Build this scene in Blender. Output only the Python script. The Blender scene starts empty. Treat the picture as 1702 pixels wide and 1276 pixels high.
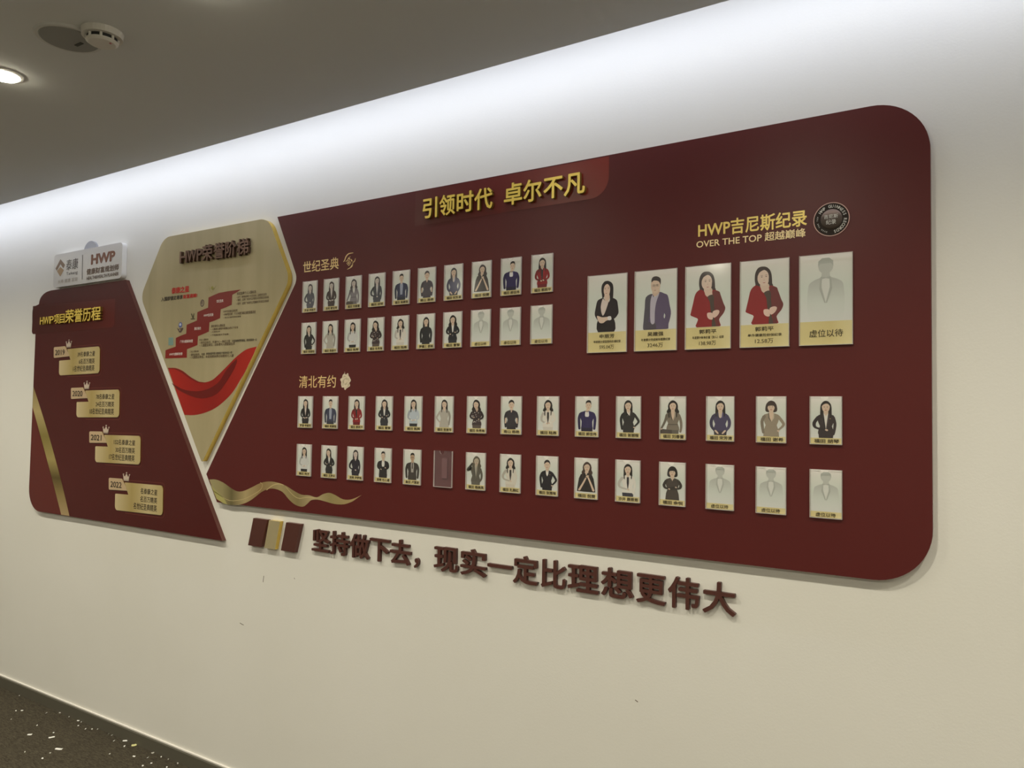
import bpy, bmesh, math, random
from mathutils import Matrix, Vector
SC = bpy.context.scene
COL = SC.collection
random.seed(7)

# ------------------------------------------------------------------ camera
CAM_H, DIST = 1.58, 2.15            # eye height, distance to the faces of the wall boards (plane y = 0)
RT = Vector((0.84050, 0.54156, 0.01644)).normalized()
FW = Vector((-0.54174, 0.83954, 0.04107)).normalized()
UP = RT.cross(FW).normalized()
FPX = 1278.0
cam = bpy.data.cameras.new('camera')
cam.sensor_width = 36.0
cam.lens = FPX / 1702 * 36.0
cam.clip_start = 0.05
co = bpy.data.objects.new('camera', cam)
COL.objects.link(co)
co.matrix_world = Matrix(((RT.x, UP.x, -FW.x, 0), (RT.y, UP.y, -FW.y, -DIST), (RT.z, UP.z, -FW.z, CAM_H), (0, 0, 0, 1)))
SC.camera = co

# ------------------------------------------------------------------ light
SC.view_settings.view_transform = 'Standard'
SC.view_settings.look = 'None'
SC.view_settings.gamma = 1.0
SC.view_settings.use_curve_mapping = False
SC.view_settings.exposure = 0.14
w = bpy.data.worlds.new('world'); SC.world = w
w.use_nodes = True
w.node_tree.nodes['Background'].inputs[0].default_value = (0.9, 0.88, 0.8, 1)
w.node_tree.nodes['Background'].inputs[1].default_value = 0.02

CEIL = 2.673          # underside of the ceiling
GAP_Y = -0.20         # the ceiling stops here, a light slot runs between it and the wall
WALL_Y = 0.02
BACK_Y = 0.0195       # backs of the things fixed to the wall
LAMP_Y = -0.978
LAMPS = [-2.766 + 1.06 * i for i in range(-3, 6)]

cove = bpy.data.lights.new('cove_strip_light', 'AREA')
cove.shape = 'RECTANGLE'; cove.size = 14.0; cove.size_y = 0.02
cove.energy = 22.0
cove.color = (0.78, 0.84, 1.0)
cvo = bpy.data.objects.new('cove_strip_light', cove)
cvo.location = (-2.0, GAP_Y + 0.014, CEIL + 0.10)
cvo.rotation_euler = (math.radians(30), 0, 0)   # faces the wall (+y)
COL.objects.link(cvo)

LAMP_W = 62.0
FAR_FILL_W = 125.0
def lamp_light(x, y=LAMP_Y, w=LAMP_W, size=150):
    l = bpy.data.lights.new('downlight_beam', 'SPOT')
    l.energy = w
    l.color = (1.0, 0.945, 0.785)
    l.spot_size = math.radians(size)
    l.spot_blend = 1.0
    l.shadow_soft_size = 0.045
    o = bpy.data.objects.new('downlight_beam', l)
    o.location = (x, y, CEIL - 0.02)
    COL.objects.link(o)
    return o

# ------------------------------------------------------------------ helpers
def ray(px, py):
    return FW * FPX + RT * (px - 851.0) - UP * (py - 638.0)
def at(px, py, Y=0.0):
    """wall coordinates (x, z) of a photograph pixel on the plane y = Y"""
    d = ray(px, py); t = (DIST + Y) / d.y
    return (d.x * t, d.z * t + CAM_H)
def atz(px, py, Z):
    d = ray(px, py); t = (Z - CAM_H) / d.z
    return (d.x * t, d.y * t - DIST)
def zat(ox, oy, s):
    """pixel of a zoomed crop -> wall coordinates"""
    return lambda x, y, Y=0.0: at(ox + x / s, oy + y / s, Y)

MATS = {}
def mat(name, col, rough=0.5, metal=0.0, spec=0.5, coat=0.0, emit=0.0):
    if name in MATS: return MATS[name]
    m = bpy.data.materials.new(name); m.use_nodes = True
    b = m.node_tree.nodes['Principled BSDF']
    b.inputs['Base Color'].default_value = (*col, 1)
    b.inputs['Roughness'].default_value = rough
    b.inputs['Metallic'].default_value = metal
    b.inputs['Specular IOR Level'].default_value = spec
    b.inputs['Coat Weight'].default_value = coat
    b.inputs['Coat Roughness'].default_value = 0.15
    if emit:
        b.inputs['Emission Color'].default_value = (*col, 1)
        b.inputs['Emission Strength'].default_value = emit
    MATS[name] = m
    return m
def nodes(m):
    return m.node_tree, m.node_tree.nodes['Principled BSDF']
def noise_col(m, c1, c2, scale, detail=3, coords='Object', stretch=(1, 1, 1), bump=0.0, bscale=None):
    nt, b = nodes(m)
    tc = nt.nodes.new('ShaderNodeTexCoord'); mp = nt.nodes.new('ShaderNodeMapping')
    mp.inputs['Scale'].default_value = stretch
    n = nt.nodes.new('ShaderNodeTexNoise'); n.inputs['Scale'].default_value = scale; n.inputs['Detail'].default_value = detail
    r = nt.nodes.new('ShaderNodeValToRGB')
    r.color_ramp.elements[0].position = 0.3; r.color_ramp.elements[1].position = 0.7
    r.color_ramp.elements[0].color = (*c1, 1); r.color_ramp.elements[1].color = (*c2, 1)
    nt.links.new(tc.outputs[coords], mp.inputs[0]); nt.links.new(mp.outputs[0], n.inputs['Vector'])
    nt.links.new(n.outputs['Fac'], r.inputs[0]); nt.links.new(r.outputs[0], b.inputs['Base Color'])
    if bump:
        n2 = nt.nodes.new('ShaderNodeTexNoise'); n2.inputs['Scale'].default_value = bscale or scale; n2.inputs['Detail'].default_value = 4
        bp = nt.nodes.new('ShaderNodeBump'); bp.inputs['Strength'].default_value = bump; bp.inputs['Distance'].default_value = 0.002
        nt.links.new(mp.outputs[0], n2.inputs['Vector']); nt.links.new(n2.outputs['Fac'], bp.inputs['Height'])
        nt.links.new(bp.outputs[0], b.inputs['Normal'])
    return m
def grad_col(m, stops, axis='Z', coords='Generated'):
    nt, b = nodes(m)
    tc = nt.nodes.new('ShaderNodeTexCoord'); sp = nt.nodes.new('ShaderNodeSeparateXYZ'); r = nt.nodes.new('ShaderNodeValToRGB')
    nt.links.new(tc.outputs[coords], sp.inputs[0]); nt.links.new(sp.outputs[axis], r.inputs[0])
    nt.links.new(r.outputs[0], b.inputs['Base Color'])
    cr = r.color_ramp
    while len(cr.elements) < len(stops): cr.elements.new(0.5)
    for e, (p, c) in zip(cr.elements, stops):
        e.position = p; e.color = (*c, 1)
    return m

def srgb(r, g, b):
    f = lambda v: (v / 255 / 12.92) if v / 255 <= 0.04045 else ((v / 255 + 0.055) / 1.055) ** 2.4
    return (f(r), f(g), f(b))

WALL = noise_col(mat('wall_paint', (0.78, 0.765, 0.71), 0.75, spec=0.25), (0.77, 0.75, 0.69), (0.80, 0.78, 0.725), 1.3, bump=0.12, bscale=180)
CEILM = noise_col(mat('ceiling_paint', (0.5, 0.5, 0.47), 0.85, spec=0.2), (0.60, 0.61, 0.605), (0.63, 0.64, 0.635), 0.8)
COVEM = mat('cove_paint', (0.8, 0.8, 0.8), 0.8)
MAROON = noise_col(mat('maroon_acrylic', (0.08, 0.008, 0.007), 0.42, spec=0.4), (0.088, 0.0095, 0.0085), (0.10, 0.0105, 0.009), 0.6)
MAROON_D = noise_col(mat('dark_maroon_acrylic', (0.06, 0.005, 0.004), 0.42, spec=0.4), (0.066, 0.006, 0.005), (0.082, 0.007, 0.006), 0.8)
MAR_EDGE = mat('maroon_edge', (0.11, 0.03, 0.022), 0.35)
GOLDP = noise_col(mat('champagne_panel', (0.36, 0.29, 0.15), 0.36, metal=0.25), (0.41, 0.345, 0.195), (0.49, 0.415, 0.245), 3, stretch=(3, 1, 0.4))
GOLDE = mat('gold_edge', (0.75, 0.55, 0.13), 0.25, metal=0.6)
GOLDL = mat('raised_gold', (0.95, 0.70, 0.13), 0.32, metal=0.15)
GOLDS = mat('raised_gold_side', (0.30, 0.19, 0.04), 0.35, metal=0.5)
GOLDT = noise_col(mat('gold_print', (0.66, 0.47, 0.2), 0.4), (0.74, 0.50, 0.20), (0.90, 0.70, 0.34), 25)
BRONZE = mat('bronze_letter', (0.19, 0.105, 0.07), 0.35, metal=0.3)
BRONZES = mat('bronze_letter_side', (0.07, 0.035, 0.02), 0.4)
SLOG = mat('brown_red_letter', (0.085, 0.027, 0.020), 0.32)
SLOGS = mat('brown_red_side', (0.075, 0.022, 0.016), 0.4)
INK = mat('dark_ink', (0.035, 0.022, 0.012), 0.5)
INK2 = mat('brown_ink', (0.11, 0.065, 0.03), 0.5)
WHITEP = mat('white_print', (0.85, 0.78, 0.72), 0.5)

def tag(o, label=None, cat=None, group=None, kind=None):
    if label: o['label'] = label
    if cat: o['category'] = cat
    if group: o['group'] = group
    if kind: o['kind'] = kind
    return o
def thing(name, loc, label, cat, group=None):
    o = bpy.data.objects.new(name, None); COL.objects.link(o)
    o.empty_display_size = 0.05
    o.location = loc
    return tag(o, label, cat, group)
def org(parent):
    v = Vector((0, 0, 0))
    while parent is not None:
        v += parent.location; parent = parent.parent
    return v
def link(name, me, mats, parent=None, loc=None):
    """me in world coordinates; with a parent it is shifted to the parent's frame"""
    if loc is None: loc = org(parent) if parent else Vector((0, 0, 0))
    me.transform(Matrix.Translation(-Vector(loc)))
    for m in mats: me.materials.append(m)
    o = bpy.data.objects.new(name, me); COL.objects.link(o)
    if parent: o.parent = parent; o.location = Vector(loc) - org(parent)
    else: o.location = loc
    return o
def bm_mesh(bm, name='m'):
    me = bpy.data.meshes.new(name); bm.to_mesh(me); bm.free(); return me
def box(bm, x0, x1, y0, y1, z0, z1, mi=0):
    v = [bm.verts.new(p) for p in ((x0,y0,z0),(x1,y0,z0),(x1,y1,z0),(x0,y1,z0),(x0,y0,z1),(x1,y0,z1),(x1,y1,z1),(x0,y1,z1))]
    for f in ((0,3,2,1),(4,5,6,7),(0,1,5,4),(1,2,6,5),(2,3,7,6),(3,0,4,7)):
        bm.faces.new([v[i] for i in f]).material_index = mi
def area2(p):
    return sum(p[i][0]*p[(i+1)%len(p)][1]-p[(i+1)%len(p)][0]*p[i][1] for i in range(len(p)))
def prism(bm, pts, yf, yb, mf=0, ms=1, mb=None):
    """outline in (x, z), front face at yf (towards the viewer, smaller y), back at yb"""
    pts = list(pts)
    if area2(pts) < 0: pts.reverse()
    n = len(pts)
    f = [bm.verts.new((x, yf, z)) for x, z in pts]
    b = [bm.verts.new((x, yb, z)) for x, z in pts]
    fa = bm.faces.new(f); fa.material_index = mf
    bm.faces.new(b[::-1]).material_index = ms if mb is None else mb
    for i in range(n):
        j = (i + 1) % n
        q = bm.faces.new((f[i], b[i], b[j], f[j])); q.material_index = ms
    bm.normal_update()
    if fa.normal.y > 0: bmesh.ops.reverse_faces(bm, faces=[x for x in bm.faces])
def flat(bm, pts, y, mi=0):
    pts = list(pts)
    if area2(pts) < 0: pts.reverse()
    f = bm.faces.new([bm.verts.new((x, y, z)) for x, z in pts]); f.material_index = mi
    return f
def rounded(pts, radii, seg=10):
    """round the corners of a polygon"""
    out = []; n = len(pts)
    for i in range(n):
        p = Vector(pts[i]); r = radii[i] if i < len(radii) else 0
        if r <= 0: out.append(tuple(p)); continue
        a = (Vector(pts[i-1]) - p); b = (Vector(pts[(i+1) % n]) - p)
        la, lb = a.length, b.length; a.normalize(); b.normalize()
        ang = a.angle(b); d = min(r / math.tan(ang / 2), la * 0.5, lb * 0.5); r2 = d * math.tan(ang / 2)
        c = p + (a + b).normalized() * (r2 / math.sin(ang / 2))
        s = p + a * d; e = p + b * d
        a0 = math.atan2(s.y - c.y, s.x - c.x); a1 = math.atan2(e.y - c.y, e.x - c.x)
        da = (a1 - a0 + math.pi) % (2 * math.pi) - math.pi
        for k in range(seg + 1):
            t = a0 + da * k / seg
            out.append((c.x + r2 * math.cos(t), c.y + r2 * math.sin(t)))
    return out
def smooth(pts, closed=True, seg=4):
    out = []; n = len(pts)
    rng = range(n) if closed else range(n - 1)
    for i in rng:
        g = lambda k: Vector(pts[k % n]) if closed else Vector(pts[max(0, min(n-1, k))])
        p0, p1, p2, p3 = g(i-1), g(i), g(i+1), g(i+2)
        for s in range(seg):
            t = s / seg
            out.append(tuple(0.5 * ((2*p1) + (p2-p0)*t + (2*p0-5*p1+4*p2-p3)*t*t + (3*p1-p0-3*p2+p3)*t**3)))
    if not closed: out.append(tuple(pts[-1]))
    return out
def ellipse(cx, cz, rx, rz, n=20, a0=0.0, a1=2*math.pi):
    full = abs(a1 - a0 - 2*math.pi) < 1e-6
    return [(cx + rx*math.cos(a0 + (a1-a0)*k/(n if full else n-1)), cz + rz*math.sin(a0 + (a1-a0)*k/(n if full else n-1))) for k in range(n)]
def stroke(pts, widths):
    """closed outline of a thick tapered line with round ends"""
    L, R = [], []
    n = len(pts)
    for i in range(n):
        a = Vector(pts[max(0, i-1)]); b = Vector(pts[min(n-1, i+1)]); d = (b - a).normalized()
        nrm = Vector((-d.y, d.x)); p = Vector(pts[i]); wd = widths[i] / 2
        L.append(tuple(p + nrm * wd)); R.append(tuple(p - nrm * wd))
    d = (Vector(pts[-1]) - Vector(pts[-2])).normalized(); cap = tuple(Vector(pts[-1]) + d * widths[-1] * 0.45)
    d0 = (Vector(pts[0]) - Vector(pts[1])).normalized(); cap0 = tuple(Vector(pts[0]) + d0 * widths[0] * 0.45)
    return [cap0] + L + [cap] + R[::-1]

# ---- lettering: glyph outlines of the built-in font
_cache = {}
def glyph_mesh(s, bold=0.0, ext=0.0, align='LEFT', res=3):
    k = (s, bold, ext, res)
    if k in _cache: return _cache[k]
    cu = bpy.data.curves.new('t', 'FONT'); cu.body = s; cu.size = 1.0; cu.extrude = ext
    cu.resolution_u = res
    o = bpy.data.objects.new('t', cu); COL.objects.link(o)
    dg = bpy.context.evaluated_depsgraph_get()
    ev = o.evaluated_get(dg); me = bpy.data.meshes.new_from_object(ev)
    bpy.data.objects.remove(o); bpy.data.curves.remove(cu)
    vs = [v.co.copy() for v in me.vertices]; fs = [tuple(p.vertices) for p in me.polygons]; ns = [p.normal.z for p in me.polygons]
    bpy.data.meshes.remove(me)
    if bold:        # heavier weight: copies of the outline shifted around the original
        v0, f0, n0 = vs, fs, ns; vs, fs, ns = [], [], []
        sh_ = [(1,0),(-1,0),(0,1),(0,-1)] + ([(.7,.7),(-.7,.7),(.7,-.7),(-.7,-.7)] if bold > 0.01 else [])
        for i_, (a_, c_) in enumerate(sh_):
            b0 = len(vs)
            vs += [Vector((v.x + a_*bold, v.y + c_*bold, v.z + 0.003*i_)) for v in v0]
            fs += [tuple(q + b0 for q in f_) for f_ in f0]; ns += n0
    bb = (min(v.x for v in vs), max(v.x for v in vs), min(v.y for v in vs), max(v.y for v in vs))
    _cache[k] = (vs, fs, ns, bb)
    return _cache[k]
def text_rect(s, x0, x1, z0, z1, y, bold=0.0, thick=0.0, into=None, mi=0, zref=None, shear=0.0, two=False):
    """glyphs of s stretched to a rectangle of the wall; thick > 0 makes raised letters whose back lies at y"""
    vs, fs, ns, bb = glyph_mesh(s, bold, 0.5 if thick else 0.0)
    zb = zref or (bb[2], bb[3])
    sx = (x1 - x0) / max(1e-6, bb[1] - bb[0]); sz = (z1 - z0) / max(1e-6, zb[1] - zb[0])
    bm = into or bmesh.new()
    V = []
    for v in vs:
        z = z0 + (v.y - zb[0]) * sz
        V.append(bm.verts.new((x0 + (v.x - bb[0]) * sx + shear * (z - z0), y - (v.z + 0.5) * thick if thick else y - v.z * 0.014, z)))
    for f, nz in zip(fs, ns):
        try:
            q = bm.faces.new([V[i] for i in f])
            q.material_index = (mi if (nz > 0.5 or not thick) else mi + 1) if two else mi
        except ValueError: pass
    return bm
def text_on(name, s, f, xl, xr, zt_pt, zb_pt, m, parent, y=-0.0006, bold=0.0, shear=0.0):
    """printed string; xl/xr pixel points of its left and right end, zt_pt/zb_pt pixel points of its top and bottom"""
    x0 = f(*xl)[0]; x1 = f(*xr)[0]; z1 = f(*zt_pt)[1]; z0 = f(*zb_pt)[1]
    bm = text_rect(s, x0, x1, z0, z1, y, bold, shear=shear)
    return link(name, bm_mesh(bm), [m], parent)
def label_char(ch):
    return ch

# ================================================================== the setting
X0, X1, YB = -7.6, 3.2, -4.2
def struct(name, bm, m, parent=None, kind='structure'):
    o = link(name, bm_mesh(bm), m if isinstance(m, list) else [m], parent)
    if not parent: o['kind'] = kind
    return o
bm = bmesh.new(); box(bm, X0, X1, WALL_Y, WALL_Y + 0.15, 0, CEIL + 0.3); wall = struct('wall_back', bm, WALL)
bm = bmesh.new(); box(bm, X0, X1, YB - 0.15, YB, 0, CEIL + 0.3); struct('wall_front', bm, mat('far_wall_paint', (0.62, 0.60, 0.55), 0.8))
bm = bmesh.new(); box(bm, X0 - 0.15, X0, YB - 0.15, WALL_Y + 0.15, 0, CEIL + 0.3); struct('wall_left', bm, mat('side_wall_paint', (0.55, 0.53, 0.49), 0.8))
bm = bmesh.new(); box(bm, X1, X1 + 0.15, YB - 0.15, WALL_Y + 0.15, 0, CEIL + 0.3); struct('wall_right', bm, WALL)

# ceiling with the light slot along the wall
bm = bmesh.new(); box(bm, X0, X1, YB, GAP_Y, CEIL, CEIL + 0.012)
ceiling = struct('ceiling', bm, CEILM)
bm = bmesh.new(); box(bm, X0, X1, GAP_Y - 0.02, GAP_Y, CEIL + 0.012, CEIL + 0.20); struct('ceiling_lip', bm, COVEM, ceiling)
bm = bmesh.new(); box(bm, X0, X1, GAP_Y - 0.3, WALL_Y, CEIL + 0.20, CEIL + 0.22); struct('cove_top', bm, COVEM, ceiling)
bm = bmesh.new(); box(bm, X0, X1, YB, GAP_Y - 0.3, CEIL + 0.012, CEIL + 0.22); struct('ceiling_void', bm, COVEM, ceiling)

# carpet
CARPET = mat('carpet', (0.07, 0.06, 0.04), 0.95, spec=0.1)
nt, b = nodes(CARPET)
tc = nt.nodes.new('ShaderNodeTexCoord'); mp = nt.nodes.new('ShaderNodeMapping'); mp.inputs['Scale'].default_value = (1.0, 4.5, 1)
mp.inputs['Rotation'].default_value = (0, 0, 0.12)
n1 = nt.nodes.new('ShaderNodeTexNoise'); n1.inputs['Scale'].default_value = 38; n1.inputs['Detail'].default_value = 5; n1.inputs['Distortion'].default_value = 1.2
n2 = nt.nodes.new('ShaderNodeTexNoise'); n2.inputs['Scale'].default_value = 420; n2.inputs['Detail'].default_value = 2
mx = nt.nodes.new('ShaderNodeMix'); mx.data_type = 'FLOAT'; mx.inputs[0].default_value = 0.45
cr = nt.nodes.new('ShaderNodeValToRGB'); cr.color_ramp.elements[0].position = 0.33; cr.color_ramp.elements[1].position = 0.68
cr.color_ramp.elements[0].color = (*srgb(38, 33, 25), 1); cr.color_ramp.elements[1].color = (*srgb(92, 85, 70), 1)
bp = nt.nodes.new('ShaderNodeBump'); bp.inputs['Strength'].default_value = 0.7; bp.inputs['Distance'].default_value = 0.004
nt.links.new(tc.outputs['Object'], mp.inputs[0]); nt.links.new(mp.outputs[0], n1.inputs['Vector']); nt.links.new(tc.outputs['Object'], n2.inputs['Vector'])
nt.links.new(n1.outputs['Fac'], mx.inputs[2]); nt.links.new(n2.outputs['Fac'], mx.inputs[3]); nt.links.new(mx.outputs[0], cr.inputs[0])
nt.links.new(cr.outputs[0], b.inputs['Base Color']); nt.links.new(mx.outputs[0], bp.inputs['Height']); nt.links.new(bp.outputs[0], b.inputs['Normal'])
bm = bmesh.new(); box(bm, X0, X1, YB, WALL_Y, -0.05, 0); struct('floor', bm, CARPET)
# skirting board with its pale top bead
SKIRT = mat('skirting_grey', srgb(92, 88, 76), 0.5)
bm = bmesh.new()
prof = [(WALL_Y, 0), (WALL_Y - 0.012, 0), (WALL_Y - 0.012, 0.052), (WALL_Y - 0.009, 0.057), (WALL_Y, 0.057)]
va = [bm.verts.new((X0, y, z)) for y, z in prof]; vb = [bm.verts.new((X1, y, z)) for y, z in prof]
for i in range(len(prof)): bm.faces.new((va[i], vb[i], vb[(i+1) % 5], va[(i+1) % 5]))
bmesh.ops.recalc_face_normals(bm, faces=bm.faces)
sk = struct('baseboard_back', bm, SKIRT)
bm = bmesh.new(); box(bm, X0, X1, WALL_Y - 0.008, WALL_Y, 0.057, 0.0625); struct('bead', bm, mat('bead_pale', (0.80, 0.76, 0.70), 0.4), sk)

# scratches and specks on the wall paint
def scratch(pts, wd):
    bm = bmesh.new(); P = [at(x, y, WALL_Y) for x, y in pts]
    flat(bm, stroke(P, [wd] * len(P)), WALL_Y - 0.0004)
    o = link('scratch', bm_mesh(bm), [mat('scratch_mark', (0.16, 0.13, 0.10), 0.8)], wall)
scratch([(438.5, 957), (438, 962), (437.4, 967)], 0.0035)
scratch([(399, 1035), (402, 1037), (405, 1038.5)], 0.003)
scratch([(1056, 1163), (1060, 1166)], 0.003)
scratch([(489, 960), (490, 962)], 0.0025)

# ================================================================== ceiling fixtures
RIM = mat('lamp_rim', (0.75, 0.74, 0.70), 0.4)
LENS = mat('lamp_lens', (1.0, 0.93, 0.72), 0.5, emit=50.0)
def disc(bm, cx, cy, r0, z0, r1, z1, n=32, mi=0, cap=True):
    a = [bm.verts.new((cx + r0*math.cos(2*math.pi*k/n), cy + r0*math.sin(2*math.pi*k/n), z0)) for k in range(n)]
    c = [bm.verts.new((cx + r1*math.cos(2*math.pi*k/n), cy + r1*math.sin(2*math.pi*k/n), z1)) for k in range(n)]
    for k in range(n): bm.faces.new((a[k], a[(k+1) % n], c[(k+1) % n], c[k])).material_index = mi
    if cap: bm.faces.new(c).material_index = mi
    return a, c
def ceiling_lamp(x, y, lb, grp, watt, size):
    t = thing('ceiling_lamp', (x, y, CEIL), lb, 'lamp', grp)
    bm = bmesh.new()
    n = 32; rings = [(0.058, CEIL), (0.058, CEIL - 0.004), (0.049, CEIL - 0.006), (0.046, CEIL - 0.001)]
    rv = [[bm.verts.new((x + r*math.cos(2*math.pi*k/n), y + r*math.sin(2*math.pi*k/n), z)) for k in range(n)] for r, z in rings]
    for a, c in zip(rv, rv[1:]):
        for k in range(n): bm.faces.new((a[k], a[(k+1) % n], c[(k+1) % n], c[k]))
    link('rim', bm_mesh(bm), [RIM], t)
    bm = bmesh.new(); disc(bm, x, y, 0.046, CEIL - 0.001, 0.043, CEIL - 0.010, cap=False); disc(bm, x, y, 0.043, CEIL - 0.010, 0.032, CEIL - 0.014)
    link('lens', bm_mesh(bm), [LENS], t)
    lamp_light(x, y, watt, size)
for i, x in enumerate(LAMPS):
    seen = i == 3
    ceiling_lamp(x, LAMP_Y, 'round recessed ceiling lamp glowing warm white, cut by the left edge of the picture' if seen else
                 'round recessed ceiling lamp out of the photograph, lighting the boards from above', None if seen else 'ceiling lamps along the boards', LAMP_W, 150)
for i in range(5):  # unseen lamps added as fill to soften the shadows on the wall
    ceiling_lamp(-5.9 + 2.12 * i, -3.0, 'added round ceiling lamp behind the viewer, filling the shadows under the boards', 'added fill lamps on the far side', FAR_FILL_W, 165)

PLASTIC = mat('white_plastic', (0.62, 0.60, 0.55), 0.4)
t = thing('smoke_detector', (-2.2, -0.964, CEIL), 'white round smoke detector with dark slotted ring, beside the flat grey ceiling disc', 'detector')
bm = bmesh.new(); disc(bm, -2.2, -0.964, 0.056, CEIL, 0.054, CEIL - 0.018, cap=True); link('base', bm_mesh(bm), [PLASTIC], t)
bm = bmesh.new(); disc(bm, -2.2, -0.964, 0.040, CEIL - 0.018, 0.040, CEIL - 0.028); link('slot_ring', bm_mesh(bm), [mat('slot_dark', (0.01, 0.01, 0.01), 0.6)], t)
bm = bmesh.new()
for k in range(8):
    a = 2*math.pi*k/8 + 0.2; cx, cy = -2.2 + 0.041*math.cos(a), -0.964 + 0.041*math.sin(a)
    disc(bm, cx, cy, 0.004, CEIL - 0.017, 0.004, CEIL - 0.029, n=8)
link('rib', bm_mesh(bm), [PLASTIC], t)['kind'] = 'stuff'
bm = bmesh.new()
disc(bm, -2.2, -0.964, 0.043, CEIL - 0.028, 0.043, CEIL - 0.031, cap=False); disc(bm, -2.2, -0.964, 0.043, CEIL - 0.031, 0.036, CEIL - 0.036)
link('cap', bm_mesh(bm), [PLASTIC], t)
bm = bmesh.new(); disc(bm, -2.173, -0.954, 0.0035, CEIL - 0.036, 0.003, CEIL - 0.038, n=10); link('indicator', bm_mesh(bm), [mat('indicator', (0.3, 0.05, 0.04), 0.3)], t)
t = thing('ceiling_disc', (-2.32, -0.997, CEIL), 'flat dull grey round ceiling cover with a small dark slot, next to the smoke detector', 'ceiling cover')
bm = bmesh.new(); disc(bm, -2.32, -0.997, 0.092, CEIL, 0.088, CEIL - 0.006); link('rim', bm_mesh(bm), [mat('disc_rim', (0.55, 0.55, 0.53), 0.7)], t)
bm = bmesh.new(); disc(bm, -2.32, -0.997, 0.079, CEIL - 0.006, 0.076, CEIL - 0.008); link('cover', bm_mesh(bm), [mat('disc_grey', (0.26, 0.26, 0.24), 0.7)], t)
bm = bmesh.new(); box(bm, -2.336, -2.302, -0.973, -0.963, CEIL - 0.0095, CEIL - 0.007); o = link('slot', bm_mesh(bm), [mat('slot_grey', (0.05, 0.05, 0.045), 0.8)], t)

# ================================================================== big maroon board
def P(pts, Y=0.0, f=at): return [f(x, y, Y) for x, y in pts]
TZ = at(900, 278.5)[1]; BZ = at(820, 888.7)[1]
XR = at(1547.2, 400)[0]
xl_top = at(461, 360.7)[0]
V1 = at(494.5, 463.6); V2 = at(342.9, 787.6); V3 = at(360.5, 837.3)
R = 0.135
outline = rounded([(xl_top, TZ), V1, V2, (V3[0], BZ), (XR, BZ), (XR, TZ)], [0, 0.05, 0, 0, R, R], 14)
big = thing('display_board', (-1.5, WALL_Y, 1.5), 'large maroon display board with rounded end, gold headings and rows of portrait cards', 'board')
bm = bmesh.new(); prism(bm, outline, 0.0, BACK_Y)
link('panel', bm_mesh(bm), [MAROON, MAR_EDGE], big)

# darker-to-red ribbon printed behind the heading
RIB = grad_col(mat('red_print', (0.15, 0.01, 0.01), 0.34), [(0.0, (0.094, 0.0100, 0.0088)), (0.45, (0.13, 0.011, 0.009)), (1.0, (0.21, 0.02, 0.012))], 'X')
za = at(1012, 300)
zt = TZ - 0.004
rb = rounded([(at(690, 350)[0], zt), (za[0], zt), (za[0], at(985, 330)[1]), (at(690, 350)[0], at(985, 330)[1])], [0, 0, 0.07, 0], 8)
bm = bmesh.new(); flat(bm, rb, -0.0003); link('printed_ribbon', bm_mesh(bm), [RIB], big)

# gold wave printed in the lower corner
f = lambda x, y, Y=0.0: at(320 + x / 5.673, 740 + y / 5.673, Y)
wt = [(158,322),(220,322),(290,350),(360,400),(420,432),(480,430),(560,395),(640,355),(720,340),(800,350),(880,380),(960,430),(1030,465),(1100,470),(1170,490),(1230,460),(1290,447),(1350,470),(1420,508),(1500,508),(1595,468)]
wb = [(1510,528),(1430,555),(1340,552),(1250,528),(1180,511),(1120,516),(1085,548),(1040,578),(970,560),(910,510),(850,440),(780,410),(720,410),(650,440),(560,510),(480,550),(400,562),(310,552),(228,505)]
WAVE = mat('gold_wave_print', (0.5, 0.38, 0.2), 0.35, metal=0.2)
grad_col(WAVE, [(0.0, srgb(168,158,116)), (0.10, srgb(160,148,104)), (0.17, srgb(112,102,66)), (0.27, srgb(184,164,118)), (0.38, srgb(150,124,82)), (0.5, srgb(172,154,110)), (0.62, srgb(142,126,84)), (0.72, srgb(190,172,130)), (0.82, srgb(156,142,94)), (1.0, srgb(186,160,112))], 'X')
bm = bmesh.new(); flat(bm, smooth(P(wt, 0, f), False, 3) + smooth(P(wb, 0, f), False, 3), -0.0004)
wave = link('printed_wave', bm_mesh(bm), [WAVE], big)
bm = bmesh.new()
for pts, wd in (([(640,350),(660,370),(640,420),(560,470),(470,510),(350,520),(260,470),(200,430)], [0.002]*8),
                ([(700,420),(760,375),(820,362),(860,375)], [0.003,0.004,0.003,0.001]),
                ([(880,390),(950,470),(1010,500),(1070,490),(1170,492)], [0.002]*5)):
    flat(bm, stroke(smooth(P(pts, 0, f), False, 3), [wd[0]] * ((len(pts)-1)*3+1)), -0.0007)
link('fold_line', bm_mesh(bm), [mat('wave_light', srgb(206,186,134), 0.35)], wave)
bm = bmesh.new()
flat(bm, P([(172,372),(215,420),(300,500),(325,551),(300,550),(228,505)], 0, f), -0.0007)
link('fold_shade', bm_mesh(bm), [mat('wave_gold_deep', srgb(172,164,100), 0.35)], wave)

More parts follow.
